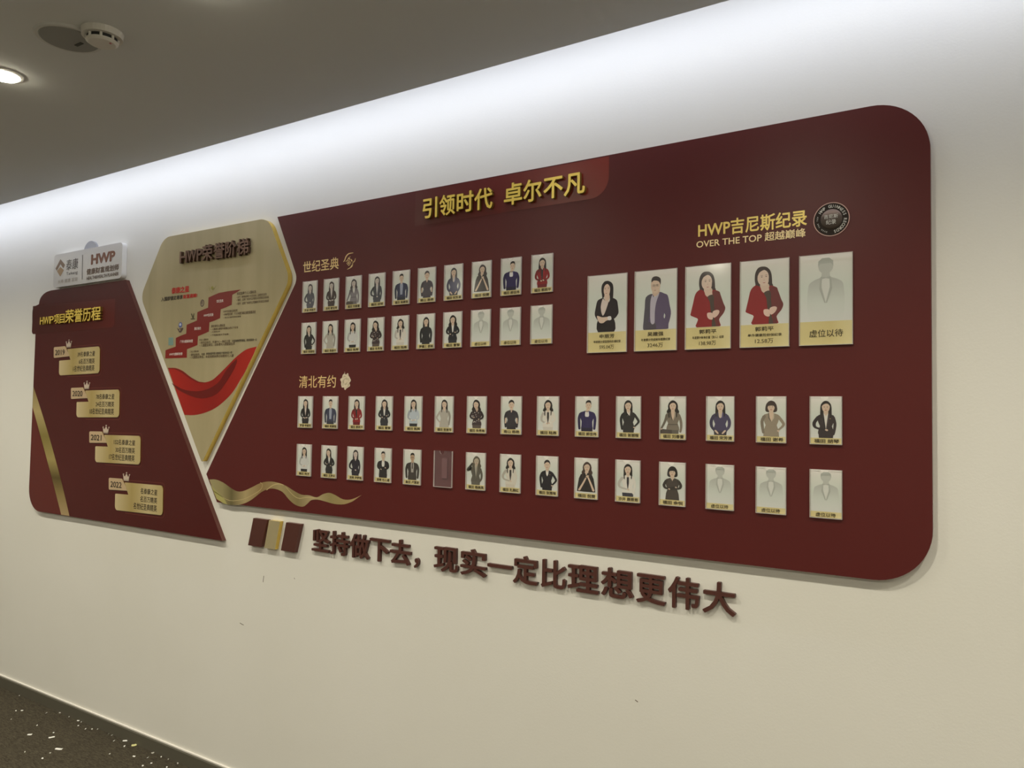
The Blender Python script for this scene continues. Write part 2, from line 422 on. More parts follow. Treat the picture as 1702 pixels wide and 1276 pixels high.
# section headings printed on the board
u1 = lambda x, y, Y=0.0: at(480 + x/6.714, 410 + y/6.714, Y)
u2 = lambda x, y, Y=0.0: at(480 + x/6.075, 610 + y/6.075, Y)
u3 = lambda x, y, Y=0.0: at(1120 + x/5.319, 320 + y/5.319, Y)
o = text_on('section_heading', '世纪圣典', u1, (162,200), (560,180), (360,140), (360,272), GOLDT, big, bold=0.012)
o = text_on('section_heading', '清北有约', u2, (105,150), (476,150), (290,84), (290,208), GOLDT, big, bold=0.005)
YELT = mat('yellow_gold_print', (0.95, 0.72, 0.20), 0.35, metal=0.15)
text_on('section_heading', 'HWP吉尼斯纪录', u3, (215,340), (1177,230), (700,205), (700,350), YELT, big, bold=0.022)
text_on('section_heading', 'OVER THE TOP 超越巅峰', u3, (200,460), (1166,360), (690,365), (690,443), mat('pale_gold_print', (0.98, 0.78, 0.42), 0.35), big, bold=0.014)
# hand shaped emblem beside the first heading
bm = bmesh.new()
for pts, wd in (([(720,68),(670,78),(640,110),(625,150),(612,168)], 0.0042), ([(745,130),(735,160),(715,180),(705,220),(655,252)], 0.0042),
                ([(690,108),(668,128),(655,152),(635,165)], 0.0028), ([(735,165),(715,178),(708,200),(690,225)], 0.0028)):
    q = smooth(P(pts, 0, u1), False, 3); flat(bm, stroke(q, [wd * (0.45 + 0.8*math.sin(math.pi*k/(len(q)-1))) for k in range(len(q))]), -0.0006)
for q in ([(668,118),(690,138),(684,148),(662,128)], [(697,135),(712,152),(706,170),(692,152)]):
    flat(bm, P(q, 0, u1), -0.0006)
for (x0_, x1_) in ((0, 1),):
    c = u1(672, 182); s = 0.0085
    sq = [(c[0]-s*1.3, c[1]), (c[0], c[1]+s*1.2), (c[0]+s*1.3, c[1]), (c[0], c[1]-s*1.2)]
    for k in range(4): flat(bm, stroke([sq[k], sq[(k+1) % 4]], [0.0022, 0.0022]), -0.0006)
    flat(bm, ellipse(c[0], c[1], 0.004, 0.004, 8), -0.0006)
link('heading_emblem', bm_mesh(bm), [GOLDT], big)
# white flower emblem beside the second heading
c = u2(574, 143); bm = bmesh.new(); s = 0.030
blob = []
for k in range(40):
    a = 2*math.pi*k/40; r_ = 1 + 0.10*math.sin(7*a) + 0.06*math.sin(11*a+1)
    blob.append((c[0] + 0.86*s*r_*math.cos(a), c[1] + s*r_*math.sin(a)))
flat(bm, blob, -0.0005)
flat(bm, stroke([(c[0]-0.005, c[1]+s*0.9), (c[0]-0.006, c[1]+s*1.25)], [0.003, 0.001]), -0.0005)
fl = link('flower_emblem', bm_mesh(bm), [mat('flower_cream', (0.72, 0.62, 0.46), 0.5)], big)
bm = bmesh.new(); rnd = random.Random(4)
for k in range(26):
    a = rnd.uniform(0, 6.28); r_ = s*rnd.uniform(0.1, 0.78); px_ = c[0]+0.86*r_*math.cos(a); pz_ = c[1]+r_*math.sin(a)
    arc = [(px_ + 0.006*math.cos(a+q), pz_ + 0.006*math.sin(a+q)) for q in (-1.2, -0.6, 0, 0.6, 1.2)]
    flat(bm, stroke(arc, [0.0007, 0.0012, 0.0014, 0.0012, 0.0007]), -0.0008 - 0.00001*k)
link('petal_lines', bm_mesh(bm), [mat('petal_olive', (0.36, 0.30, 0.16), 0.5)], fl)['kind'] = 'stuff'

# round seal
sc = at(1382, 364.5); SR = 0.0452
bm = bmesh.new(); prism(bm, ellipse(*sc, SR, SR, 48), -0.0015, 0); seal = link('round_seal', bm_mesh(bm), [mat('seal_dark', (0.026, 0.018, 0.014), 0.6, spec=0.2)] * 2, big)
bm = bmesh.new()
ou = ellipse(*sc, SR, SR, 48); inn = ellipse(*sc, SR*0.955, SR*0.955, 48)
for k in range(48):
    j = (k+1) % 48
    flat(bm, [ou[k], ou[j], inn[j], inn[k]], -0.0019)
link('seal_rim', bm_mesh(bm), [mat('seal_pink', (0.62, 0.38, 0.32), 0.4)], seal)
bm = bmesh.new()   # domed globe in the middle
n = 28; prev = None
for k in range(6):
    a = k / 5 * math.pi / 2 * 0.98; rr = SR*0.60*math.cos(a); yy = -0.0018 - 0.005*math.sin(a)
    ring = [bm.verts.new((sc[0] + rr*math.cos(2*math.pi*q/n), yy, sc[1] + rr*math.sin(2*math.pi*q/n))) for q in range(n)]
    if prev:
        for q in range(n): bm.faces.new((prev[q], prev[(q+1) % n], ring[(q+1) % n], ring[q]))
    prev = ring
bm.faces.new(prev); bmesh.ops.recalc_face_normals(bm, faces=bm.faces)
for fc in bm.faces: fc.smooth = True
globe = link('globe', bm_mesh(bm), [grad_col(mat('globe_grey', (0.1, 0.08, 0.07), 0.5, spec=0.25), [(0.0, (0.06, 0.045, 0.035)), (0.6, (0.10, 0.075, 0.06)), (0.85, (0.30, 0.22, 0.19)), (1.0, (0.22, 0.16, 0.14))], 'Z')], seal)
def ring_text(s, a0, a1, r, h, y, bm, inward=False):
    """characters set around the seal from angle a0 to a1 (degrees, clockwise negative)"""
    n = len(s)
    for i, ch in enumerate(s):
        if ch == ' ': continue
        a = math.radians(a0 + (a1 - a0) * i / (n - 1))
        vs, fs, ns, bb = glyph_mesh(ch, 0.02, 0.0)
        cx, cz = sc[0] + r*math.cos(a), sc[1] + r*math.sin(a)
        rot = a - math.pi/2
        k = h / 0.75; mid = (bb[0]+bb[1])/2
        V = []
        for v in vs:
            u, t = (v.x - mid)*k*0.9, (v.y)*k - h/2
            V.append(bm.verts.new((cx + u*math.cos(rot) - t*math.sin(rot), y - v.z*0.014, cz + u*math.sin(rot) + t*math.cos(rot))))
        for q in fs:
            try: bm.faces.new([V[j] for j in q])
            except ValueError: pass
bm = bmesh.new()
ring_text('HWP GUINNESS RECORDS', 143, -75, SR*0.775, 0.0082, -0.0022, bm)
ring_text('OVER THE TOP', 250, 165, SR*0.775, 0.0038, -0.0022, bm)
link('seal_lettering', bm_mesh(bm), [mat('seal_silver', (0.62, 0.60, 0.55), 0.4)], seal)
bm = text_rect('吉尼斯', sc[0]-0.0175, sc[0]+0.0175, sc[1]+0.001, sc[1]+0.012, -0.0072, 0.01)
text_rect('纪录', sc[0]-0.0125, sc[0]+0.0125, sc[1]-0.0145, sc[1]-0.0015, -0.0072, 0.01, into=bm)
link('seal_lettering', bm_mesh(bm), [MATS['seal_silver']], seal)

# ---- raised characters, one object each
ORD = ['first','second','third','fourth','fifth','sixth','seventh','eighth','ninth','tenth','eleventh','twelfth','thirteenth','fourteenth','fifteenth','sixteenth']
def raised_row(name, chars, f, ranges, zt, zb, ref, back, thick, bold, mats, fmt, group, cat='letter', condense=None):
    """ranges: pixel x range and mid-height y of each character; zt, zb heights of the reference glyph"""
    _, _, _, rb_ = glyph_mesh(ref, bold, 0.5)
    k = (zt - zb) / (rb_[3] - rb_[2])
    for i, (ch, (xa, xb, ym)) in enumerate(zip(chars, ranges)):
        vs, fs, ns, bb = glyph_mesh(ch, bold, 0.5)
        x0 = f(xa, ym, back - thick)[0]; x1 = f(xb, ym, back - thick)[0]
        z0 = zb + (bb[2] - rb_[2]) * k; z1 = zb + (bb[3] - rb_[2]) * k
        bm = text_rect(ch, x0, x1, z0, z1, back, bold, thick, two=True)
        o = link(name, bm_mesh(bm), mats, None, ((x0+x1)/2, back, z0))
        tag(o, fmt(i, ch), cat, group)
t1 = lambda x, y, Y=0.0: at(680 + x/4.728, 250 + y/4.728, Y)
zt_ = t1(1290, 178, -0.012)[1]; zb_ = t1(1220, 362, -0.012)[1]
HEAD = '引领时代卓尔不凡'
raised_row('raised_character', HEAD, t1, [(106,220,455),(237,360,435),(374,506,405),(512,655,385),(745,888,345),(896,1040,322),(1056,1207,290),(1216,1382,262)],
           zt_, zb_, '凡', 0.0, 0.012, 0.022, [GOLDL, GOLDS],
           lambda i, ch: 'raised gold character %s, %s of the eight heading the big maroon board' % (ch, ORD[i]), 'gold heading characters of the big board')
s1 = lambda x, y, Y=0.0: at(400 + x/4.052, 850 + y/4.052, Y)
s2 = lambda x, y, Y=0.0: at(800 + x/3.868, 880 + y/3.868, Y)
zt_ = s2(1530, 340, 0.005)[1]; zb_ = s2(1425, 533, 0.005)[1]
def mix(x, y, Y): return s1(x, y, Y) if x < 5000 else s2(x - 10000, y, Y)
SL = '坚持做下去，现实一定比理想更伟大'
slr = [(478,594,205),(598,724,220),(733,862,240),(866,1000,260),(1003,1142,278),(1166,1197,350),(1300,1462,312),(1478,1650,340),
       (10038,10195,228),(10203,10361,265),(10383,10541,288),(10553,10752,310),(10767,10975,338),(10995,11183,385),(11198,11400,412),(11421,11634,455)]
raised_row('slogan_character', SL, mix, slr, zt_, zb_, '大', BACK_Y, 0.012, 0.018, [SLOG, SLOGS],
           lambda i, ch: ('raised brown-red comma in the slogan on the wall, after the fifth character' if ch == '，' else
                          'raised brown-red character %s, %s sign of the slogan glued on the wall' % (ch, ORD[i])), 'slogan characters on the wall')

# three slanted blocks before the slogan
b5 = lambda x, y, Y=0.0: at(320 + x/5.673, 740 + y/5.673, Y)
YF = 0.002
blk = [([(573,690),(705,702),(645,953),(523,941)], [SLOG, MAR_EDGE], 'slanted maroon block on the wall, farthest from the slogan characters'),
       ([(722,704),(825,716),(777,988),(676,968)], [GOLDP, GOLDE], 'slanted champagne gold block between the two maroon ones before the slogan'),
       ([(882,728),(1018,740),(960,1008),(832,990)], [SLOG, MAR_EDGE], 'slanted maroon block standing next to the first slogan character')]
zt_ = sum(b5(*q[0][k], YF)[1] for q in blk for k in (0, 1)) / 6; zb_ = sum(b5(*q[0][k], YF)[1] for q in blk for k in (2, 3)) / 6
for pts, ms, lb in blk:
    q = P(pts, YF, b5); q = [(q[0][0], zt_), (q[1][0], zt_), (q[2][0], zb_), (q[3][0], zb_)]
    bm = bmesh.new(); prism(bm, q, YF, BACK_Y)
    c_ = (sum(a[0] for a in q)/4, WALL_Y, zb_)
    tag(link('slanted_block', bm_mesh(bm), ms, None, c_), lb, 'wall ornament', 'slanted blocks before the slogan')

# ================================================================== champagne hexagon board
HX = thing('award_ladder_board', (-3.1, WALL_Y, 1.7), 'champagne gold shield-shaped board with gold edge, staircase print and red ribbon', 'board')
g3 = lambda x, y, Y=0.0: at(220 + x/6.075, 350 + y/6.075, Y)
g4 = lambda x, y, Y=0.0: at(220 + x/5.8, 540 + y/5.8, Y)
g7 = lambda x, y, Y=0.0: at(260 + x/7.505, 440 + y/7.505, Y)
YG = -0.004
tl = g3(318, 258, YG); tr = g3(1372, 88, YG); rv_ = g3(1590, 690, YG); bt = at(335.5, 769, YG); lv = g3(84, 870, YG)
ztop = (tl[1] + tr[1]) / 2
hexo = rounded([(tl[0], ztop), lv, bt, rv_, (tr[0], ztop)], [0.09, 0.07, 0.008, 0.07, 0.09], 8)
bm = bmesh.new(); prism(bm, hexo, YG, BACK_Y)
link('panel', bm_mesh(bm), [GOLDP, GOLDE], HX)
def pp(name, pts, f, m, parent, y, sm=0, stack=0.0):
    q = P(pts, YG, f)
    if sm: q = smooth(q, True, sm)
    bm = bmesh.new(); flat(bm, q, YG - y)
    return link(name, bm_mesh(bm), [m] if not isinstance(m, list) else m, parent)
RED = mat('red_ribbon_print', srgb(190, 34, 22), 0.34)
grad_col(RED, [(0.0, srgb(172, 34, 22)), (0.3, srgb(152, 22, 14)), (0.55, srgb(140, 20, 12)), (1.0, srgb(172, 36, 24))], 'X')
rt = [(343,413),(420,415),(490,445),(560,500),(640,545),(700,552),(770,530),(840,470),(920,390),(1010,300),(1100,235),(1200,208)]
rbm = [(1165,290),(1125,370),(1085,455),(1040,530),(980,630),(900,720),(800,800),(700,845),(600,868),(503,866)]
bm = bmesh.new(); flat(bm, smooth(P(rt, YG, g4), False, 3) + smooth(P(rbm, YG, g4), False, 3), YG - 0.0004)
rr_ = link('printed_ribbon', bm_mesh(bm), [RED], HX)
pp('ribbon_fold', [(380,560),(470,612),(570,637),(680,632),(780,592),(850,530),(910,430),(1010,325),(985,420),(900,560),(820,660),(720,702),(620,702),(520,665),(440,622)], g4, mat('ribbon_fold_red', srgb(104, 12, 8), 0.34), rr_, 0.0008, 2)
pp('ribbon_fold', [(345,413),(420,416),(490,446),(560,501),(640,546),(700,553),(690,560),(630,556),(550,515),(480,460),(410,425),(348,421)], g4, mat('ribbon_rim_red', srgb(122, 16, 10), 0.34), rr_, 0.0008, 1)
STAIR = grad_col(mat('stair_print', (0.1, 0.02, 0.02), 0.36), [(0, srgb(132, 26, 18)), (0.5, srgb(122, 34, 30)), (1, srgb(128, 48, 42))], 'Z')
st = pp('staircase_print', [(115,1065),(110,1168),(380,1158),(383,1052),(440,1030),(513,1000),(520,890),(590,862),(655,832),(662,718),(730,695),(795,665),(803,555),(870,530),(940,497),(947,375),(1000,345),(1055,308),(900,328),(780,350),(710,380),(650,408),(645,535),(580,560),(512,590),(505,695),(440,722),(378,748),(372,858),(300,885),(243,912),(240,1020),(180,1040)], g7, STAIR, HX, 0.0004)
def tx(s, f, x0, x1, yt, yb, m, parent, name='lettering', bold=0.0, y=0.0008, sl=-0.0, sh=0.0):
    """string over pixel x range x0..x1, top/bottom heights read at its middle, sl: slope of the line in the crop"""
    xm = (x0 + x1) / 2; ym = (yt + yb) / 2
    xa = f(x0, ym - sl*(xm-x0), YG)[0]; xb = f(x1, ym + sl*(x1-xm), YG)[0]
    bm = text_rect(s, xa, xb, f(xm, yb, YG)[1], f(xm, yt, YG)[1], YG - y, bold, shear=sh)
    return link(name, bm_mesh(bm), [m], parent)
for s, a in (('世纪圣典', (752,835,432,470)), ('HWP吉尼斯', (594,712,608,645)), ('清北有约', (474,555,775,812)), ('广州大健康研修营', (296,455,935,972)), ('HWP大健康研修营', (165,326,1095,1130))):
    tx(s, g7, *a, WHITEP, st, bold=0.01)
tx('泰康之星', g7, 192, 410, 272, 352, mat('pink_halo', srgb(214, 128, 100), 0.4), HX, bold=0.07, y=0.0005, sl=-0.1)
tx('泰康之星', g7, 192, 410, 272, 352, mat('red_ink', srgb(190, 26, 18), 0.4), HX, bold=0.02, y=0.0012, sl=-0.1)
tx('入围即锁定尊享', g7, 62, 330, 388, 442, INK, HX, bold=0.02, sl=-0.1)
tx('财富高峰!', g7, 335, 512, 362, 415, MATS['red_ink'], HX, bold=0.025, sl=-0.1)
for s, a, m in (('世纪圣典个人入围标准:', (1005,1248,328,366), INK2), ('• 水平：新增标保前十名且达标，业绩排名前列', (1003,1375,370,402), INK2), ('• 铜奖：达到广东经代公司前五名资格且达标者', (1003,1402,405,437), INK2), ('• 条件：达到广东经代公司第四名标准且达标者', (1003,1402,450,484), INK2),
                ('HWP吉尼斯纪录奖项', (835,1012,560,592), INK2), ('• HWP吉尼斯：个人年度打破纪录数据最高者', (835,1238,585,622), INK2), ('• 单次打破历史纪录者', (838,1055,640,662), INK2),
                ('清北有约入围标准', (682,858,742,778), INK2), ('• 入围清北课程年度需达成以下标准', (680,1020,778,806), INK2), ('• 大健康业务', (680,795,822,845), INK2), ('• 个险新单大于30单', (680,900,858,885), INK2),
                ('五钻入围标准', (535,650,920,945), INK2), ('• 新约达标月，年度FYC一等奖主管：', (540,930,945,978), INK2), ('年度规模保费奖最佳，绩优精英榜一名', (945,1252,925,958), INK), ('• 入围营业单位，达标者可入围星级会员', (540,980,975,1012), INK2),
                ('三钻入围标准', (415,528,1068,1092), INK2), ('• 新约达标月，年度', (418,605,1102,1135), INK2), ('单笔标保件数大健康客户尊享标准十件', (622,945,1085,1118), INK), ('• 入围营业单位，年度规模保费达标精英可入围', (420,962,1125,1160), INK2)):
    tx(s, g7, *a, m, HX, name='fine_print', bold=0.006, sl=-0.06)
# small printed badges along the stairs
def pbadge(name, cx, cy, rx, rz, m1, m2, kind):
    c = g7(cx, cy, YG); bm = bmesh.new()
    flat(bm, ellipse(*c, rx, rz, 24), YG - 0.0005, 0)
    if kind == 'seal':
        flat(bm, ellipse(*c, rx*0.72, rz*0.72, 24), YG - 0.0009, 1)
        flat(bm, ellipse(c[0]-rx*0.1, c[1]+rz*0.1, rx*0.45, rz*0.45, 24), YG - 0.0013, 0)
        flat(bm, stroke([(c[0]-rx*0.3, c[1]), (c[0]+rx*0.3, c[1]+rz*0.1)], [rz*0.2]*2), YG - 0.0016, 1)
    if kind == 'medal':
        flat(bm, ellipse(c[0], c[1]+rz*0.15, rx*0.55, rz*0.5, 20), YG - 0.0009, 1)
    return link(name, bm_mesh(bm), [m1, m2], HX)
pbadge('printed_badge', 573, 478, 0.0145, 0.0165, mat('badge_dark', srgb(84, 66, 56), 0.4), mat('badge_pale', srgb(160, 146, 122), 0.4), 'seal')
pbadge('printed_badge', 300, 750, 0.014, 0.013, mat('badge_blue', srgb(82, 92, 150), 0.4), mat('badge_white', srgb(190, 196, 214), 0.4), 'medal')
pbadge('printed_badge', 293, 815, 0.011, 0.0085, MATS['badge_dark'], MATS['badge_pale'], 'medal')
bm = bmesh.new(); flat(bm, P([(255,785),(275,800),(330,785),(338,795),(310,845),(285,845)], YG, g7), YG - 0.0004); link('printed_badge', bm_mesh(bm), [MATS['badge_dark']], HX)
bm = bmesh.new(); flat(bm, P([(432,612),(445,605),(455,640),(468,600),(475,610),(468,670),(450,668)], YG, g7), YG - 0.0006); flat(bm, P([(422,675),(440,668),(485,668),(480,680),(440,684)], YG, g7), YG - 0.0006)
link('printed_badge', bm_mesh(bm), [mat('badge_olive', srgb(82, 74, 46), 0.4)], HX)
pp('printed_badge', [(152,908),(212,904),(212,1002),(150,1004)], g7, mat('badge_teal', srgb(120, 148, 140), 0.4), HX, 0.0006)
bm = bmesh.new()
d = P([(655,268),(690,318),(745,258),(720,300),(693,350),(668,318)], YG, g7); flat(bm, stroke([d[0], d[5], d[4], d[3], d[2]], [0.0015]*5), YG - 0.0006)
d = P([(680,290),(700,262),(716,285),(700,315)], YG, g7); flat(bm, d, YG - 0.0009)
link('printed_badge', bm_mesh(bm), [mat('badge_gold', srgb(152, 146, 70), 0.4)], HX)
HH = 'HWP荣誉阶梯'
zt_ = g3(1115, 282, YG - 0.012)[1]; zb_ = g3(1110, 450, YG - 0.012)[1]
raised_row('raised_character', HH, g3, [(476,550,475),(552,646,462),(648,704,450),(702,808,425),(820,930,405),(936,1042,385),(1052,1172,362)], zt_, zb_, '梯', YG, 0.014, 0.02, [BRONZE, BRONZES],
           lambda i, ch: 'raised dark bronze %s %s, %s sign of the shield-shaped gold board\'s heading' % ('letter' if ch in 'HWP' else 'character', ch, ORD[i]), 'bronze heading characters')

# ================================================================== left maroon board
LB = thing('milestone_board', (-4.2, WALL_Y, 1.4), 'small maroon board with slanted side, gold year plaques and a diagonal gold band', 'board')
l1 = lambda x, y, Y=0.0: at(x/4.252, 340 + y/4.252, Y)
l2 = lambda x, y, Y=0.0: at(30 + x/3.646, 560 + y/3.646, Y)
topz = (at(90, 480)[1] + at(208, 467)[1]) / 2
tA = l1(290, 620); tB = l1(888, 535); tip = at(369.5, 897.5); lbz = (at(70, 851.6)[1] + tip[1]) / 2
xL = (at(59, 600)[0] + at(46.8, 800)[0]) / 2
bA = l1(228, 715); bB = l1(228, 918); xb_ = l1(227, 820)[0]
lo = rounded([(tA[0]-0.01, topz), (xL, bA[1]+0.0), (xb_, bA[1]), (xb_, bB[1]), (xL+0.0, bB[1]), (xL, lbz), (tip[0], lbz), (tB[0], topz)],
             [0.05, 0.02, 0.03, 0.03, 0, 0.11, 0, 0], 8)
tabo = smooth([(84.5,482.6),(77,485.3),(71,490),(66.5,497),(64.6,505.5)], False, 3) + smooth([(59.5,508),(55.3,512.5),(53.8,519),(53.8,547),(55.2,552),(59.0,555.5)], False, 3)
lo = P(tabo) + rounded([(xL, at(59, 556)[1]), (xL, lbz), (tip[0], lbz), (tB[0], topz)], [0, 0.12, 0, 0], 8)
bm = bmesh.new(); prism(bm, lo, 0.0, BACK_Y); link('panel', bm_mesh(bm), [MAROON_D, MAR_EDGE], LB)
def lp(name, pts, f, m, parent, y, rad=None, sm=0):
    q = P(pts, 0, f)
    if rad: q = rounded(q, rad, 5)
    bm = bmesh.new(); flat(bm, q, -y)
    return link(name, bm_mesh(bm), [m], parent)
# heading ribbon, red towards its end
q0 = l1(232, 820); z1_, z0_ = (bA[1] - 0.002), l1(800, 880)[1]
bm = bmesh.new(); flat(bm, rounded([(xb_+0.003, z0_+0.01), (l1(810, 780)[0], z0_+0.01), (l1(810, 780)[0], l1(760, 672)[1]), (xb_+0.003, bA[1]-0.002)], [0.02, 0.02, 0, 0], 6), -0.0003)
link('printed_ribbon', bm_mesh(bm), [grad_col(mat('banner_red', (0.1, 0.01, 0.01), 0.34), [(0, (0.064, 0.006, 0.005)), (0.5, (0.085, 0.008, 0.006)), (1, (0.115, 0.010, 0.007))], 'X')], LB)
# red corner and diagonal gold band
eL = xL + 0.003
bl = l2(262, 1075); br = l2(312, 1085)
zA, zB = l2(95, 300)[1], l2(88, 425)[1]
cor = [(eL, zB), (bl[0], lbz+0.002)] + [p for p in lo if p[0] < bl[0] and p[1] < lbz + 0.125 and p[0] < xL + 0.125][::-1]
cp = rounded([(eL, zB), (eL, lbz+0.003), (bl[0], lbz+0.003)], [0, 0.118, 0], 8)
bm = bmesh.new(); flat(bm, cp, -0.0003); link('printed_corner', bm_mesh(bm), [mat('corner_red', (0.115, 0.008, 0.005), 0.34)], LB)
midA, midB = l2(170, 700), l2(210, 690)
def bez(a, m, b, n=8): return [tuple((1-t)*(1-t)*a[k] + 2*t*(1-t)*(2*m[k] - (a[k]+b[k])/2) + t*t*b[k] for k in (0, 1)) for t in [i/n for i in range(n+1)]]
band = bez((eL, zB), l2(180, 760), (bl[0], lbz+0.002)) + bez((eL, zA), l2(215, 695), (br[0], lbz+0.002))[::-1]
bm = bmesh.new(); flat(bm, band, -0.0005)
link('gold_band', bm_mesh(bm), [grad_col(mat('band_gold', (0.4, 0.3, 0.15), 0.35, metal=0.2), [(0, srgb(186, 160, 116)), (0.16, srgb(150, 128, 76)), (0.28, srgb(92, 76, 28)), (0.42, srgb(176, 158, 96)), (0.6, srgb(140, 126, 62)), (0.8, srgb(196, 176, 120)), (1, srgb(150, 128, 80))], 'Z')], LB)
# year plaques
PLAQ = grad_col(mat('plaque_gold', (0.5, 0.4, 0.2), 0.35, metal=0.15), [(0, srgb(212, 194, 150)), (0.35, srgb(178, 156, 96)), (0.7, srgb(206, 188, 140)), (1, srgb(192, 172, 118))], 'X')
TAB = mat('year_tab_rose', srgb(200, 174, 138), 0.35, metal=0.1)
LINE = mat('thin_rose_line', srgb(128, 66, 52), 0.4)
base = l2(553, 852)
for k, (yr, anc, lines) in enumerate((('2019', (220,62), ('39名泰康之星','6名百万精英','1名世纪圣典精英')), ('2020', (324,308), ('78名泰康之星','24名百万精英','10名世纪圣典精英')),
                                      ('2021', (435,571), ('152名泰康之星','30名百万精英','17名世纪圣典精英')), ('2022', (553,852), ('名泰康之星','名百万精英','名世纪圣典精英')))):
    a = l2(*anc); dx, dz = a[0]-base[0], a[1]-base[1]
    T = lambda x, y, Y=0.0: (l2(x, y)[0] + dx, l2(x, y)[1] + dz)
    tabp = [T(553,852), T(634,858), T(668,931), T(553,924)]
    bm = bmesh.new(); prism(bm, rounded(tabp, [0.008, 0.012, 0.004, 0.008], 4), -0.003, 0)
    tb = link('year_tab', bm_mesh(bm), [TAB, GOLDS], LB)
    bm = text_rect(yr, T(564,890)[0], T(632,890)[0], T(600,912)[1], T(600,876)[1], -0.0036, 0.012); link('lettering', bm_mesh(bm), [INK], tb)
    ip = [T(648,880), T(882,900), T(880,1080), T(590,1047), T(592,948), T(672,955)]
    bm = bmesh.new(); prism(bm, rounded(ip, [0.004, 0.02, 0.02, 0.02, 0.006, 0.0], 5), -0.003, 0)
    pl = link('info_plate', bm_mesh(bm), [PLAQ, GOLDS], LB)
    xr_ = T(847, 980)[0]; wch = (T(847,980)[0] - T(705,980)[0]) / 7.0
    for ln, (ya, yb2) in zip(lines, ((918,953),(967,1003),(1012,1052))):
        nc = sum(1.0 if ord(c_) > 255 else 0.58 for c_ in ln)
        zz = T(790, (ya+yb2)/2 )[1]; hh = abs(T(790, ya)[1] - T(790, yb2)[1])
        bm = text_rect(ln, xr_ - wch*nc, xr_, zz-hh/2, zz+hh/2, -0.0036, 0.006); link('lettering', bm_mesh(bm), [INK2 if False else INK], pl)
    ol = [T(655,866), T(890,886), T(886,1097), T(650,1066)]
    bm = bmesh.new(); q = rounded(ol, [0.004, 0.02, 0.02, 0.004], 4)
    flat(bm, stroke(q[:len(q)], [0.0016]*len(q)), -0.0006); link('outline', bm_mesh(bm), [LINE], LB)
    cc = T(658, 870); bm = bmesh.new(); hw, hh = 0.026, 0.030
    crown = [(-.8,0),(.8,0),(1.0,.75),(.5,.42),(.02,1.0),(-.5,.42),(-1.0,.75)]
    prism(bm, [(cc[0]+x*hw, cc[1]+z*hh+0.004) for x, z in crown], -0.0035, -0.0005)
    prism(bm, [(cc[0]+x*hw, cc[1]+z*hh) for x, z in ((-.8,-.02),(.8,-.02),(.8,.07),(-.8,.07))], -0.0035, -0.0005)
    for x, z in ((1.0,.85),(.02,1.14),(-1.0,.85)): prism(bm, ellipse(cc[0]+x*hw, cc[1]+z*hh+0.004, 0.0035, 0.0035, 8), -0.0035, -0.0005)
    link('crown', bm_mesh(bm), [mat('crown_silver', srgb(214, 196, 176), 0.3, metal=0.2)]*2, LB)
zt_ = l1(590, 735, -0.01)[1]; zb_ = l1(590, 826, -0.01)[1]
raised_row('raised_character', '荣誉历程', l1, [(461,522,785),(524,583,775),(585,642,768),(645,712,765)], zt_, zb_, '历', 0.0, 0.012, 0.018, [GOLDL, GOLDS],
           lambda i, ch: 'raised gold character %s, %s sign of the small maroon board\'s heading' % (ch, ORD[i+5]), 'gold heading characters of the small maroon board')
zt_ = l1(370, 779, -0.01)[1]; zb_ = l1(370, 846, -0.01)[1]
raised_row('raised_character', 'HWP项目', l1, [(282,308,820),(309,347,818),(349,380,813),(381,418,808),(421,457,803)], zt_, zb_, '项', 0.0, 0.012, 0.018, [GOLDL, GOLDS],
           lambda i, ch: 'raised gold %s %s, %s sign of the small maroon board\'s heading' % ('letter' if ch in 'HWP' else 'character', ch, ORD[i]), 'gold heading characters of the small maroon board')

# ================================================================== white logo plate
SG = thing('logo_plate', (-4.3, WALL_Y, 1.95), 'white rounded logo plate above the small maroon board', 'sign')
PLW = mat('plate_white', (0.66, 0.64, 0.62), 0.3, metal=0.2)
YS = -0.006
a0_ = l1(380, 470, YS); a1_ = l1(862, 400, YS)
pz1 = (l1(400, 352, YS)[1] + l1(850, 268, YS)[1]) / 2; pz0 = (l1(395, 585, YS)[1] + l1(840, 522, YS)[1]) / 2
bm = bmesh.new(); prism(bm, rounded([(a0_[0], pz1), (a0_[0], pz0), (a1_[0], pz0), (a1_[0], pz1)], [0.022]*4, 6), YS, BACK_Y); link('plate', bm_mesh(bm), [PLW, mat('plate_edge', (0.85, 0.84, 0.82), 0.3)], SG)
c_ = l1(640, 320, 0.01); bm = bmesh.new(); prism(bm, ellipse(c_[0], c_[1]-0.005, 0.062, 0.052, 28), 0.008, BACK_Y); link('mounting_disc', bm_mesh(bm), [mat('mount_grey', (0.36, 0.36, 0.38), 0.4)]*2, SG)
def sp(name, polys, m):
    bm = bmesh.new()
    for q in polys: flat(bm, P(q, YS, l1), YS - 0.0006)
    return link(name, bm_mesh(bm), [m], SG)
sp('roof_emblem', [[(393,452),(428,385),(460,425),(448,450),(428,420),(402,468)]], mat('emblem_brown', srgb(132, 108, 88), 0.4))
sp('diamond_emblem', [[(428,440),(452,462),(426,508),(403,470)]], mat('emblem_tan', srgb(170, 140, 104), 0.4))
sp('divider', [[(583,355),(586,354),(583,528),(580,529)]], INK)
def st_(s, x0, x1, yt, yb, m, bold=0.0, sl=-0.15):
    xm, ym = (x0+x1)/2, (yt+yb)/2
    bm = text_rect(s, l1(x0, ym, YS)[0], l1(x1, ym, YS)[0], l1(xm, yb, YS)[1], l1(xm, yt, YS)[1], YS-0.0007, bold)
    link('lettering', bm_mesh(bm), [m], SG)
PG = mat('plate_grey_ink', srgb(92, 84, 78), 0.5)
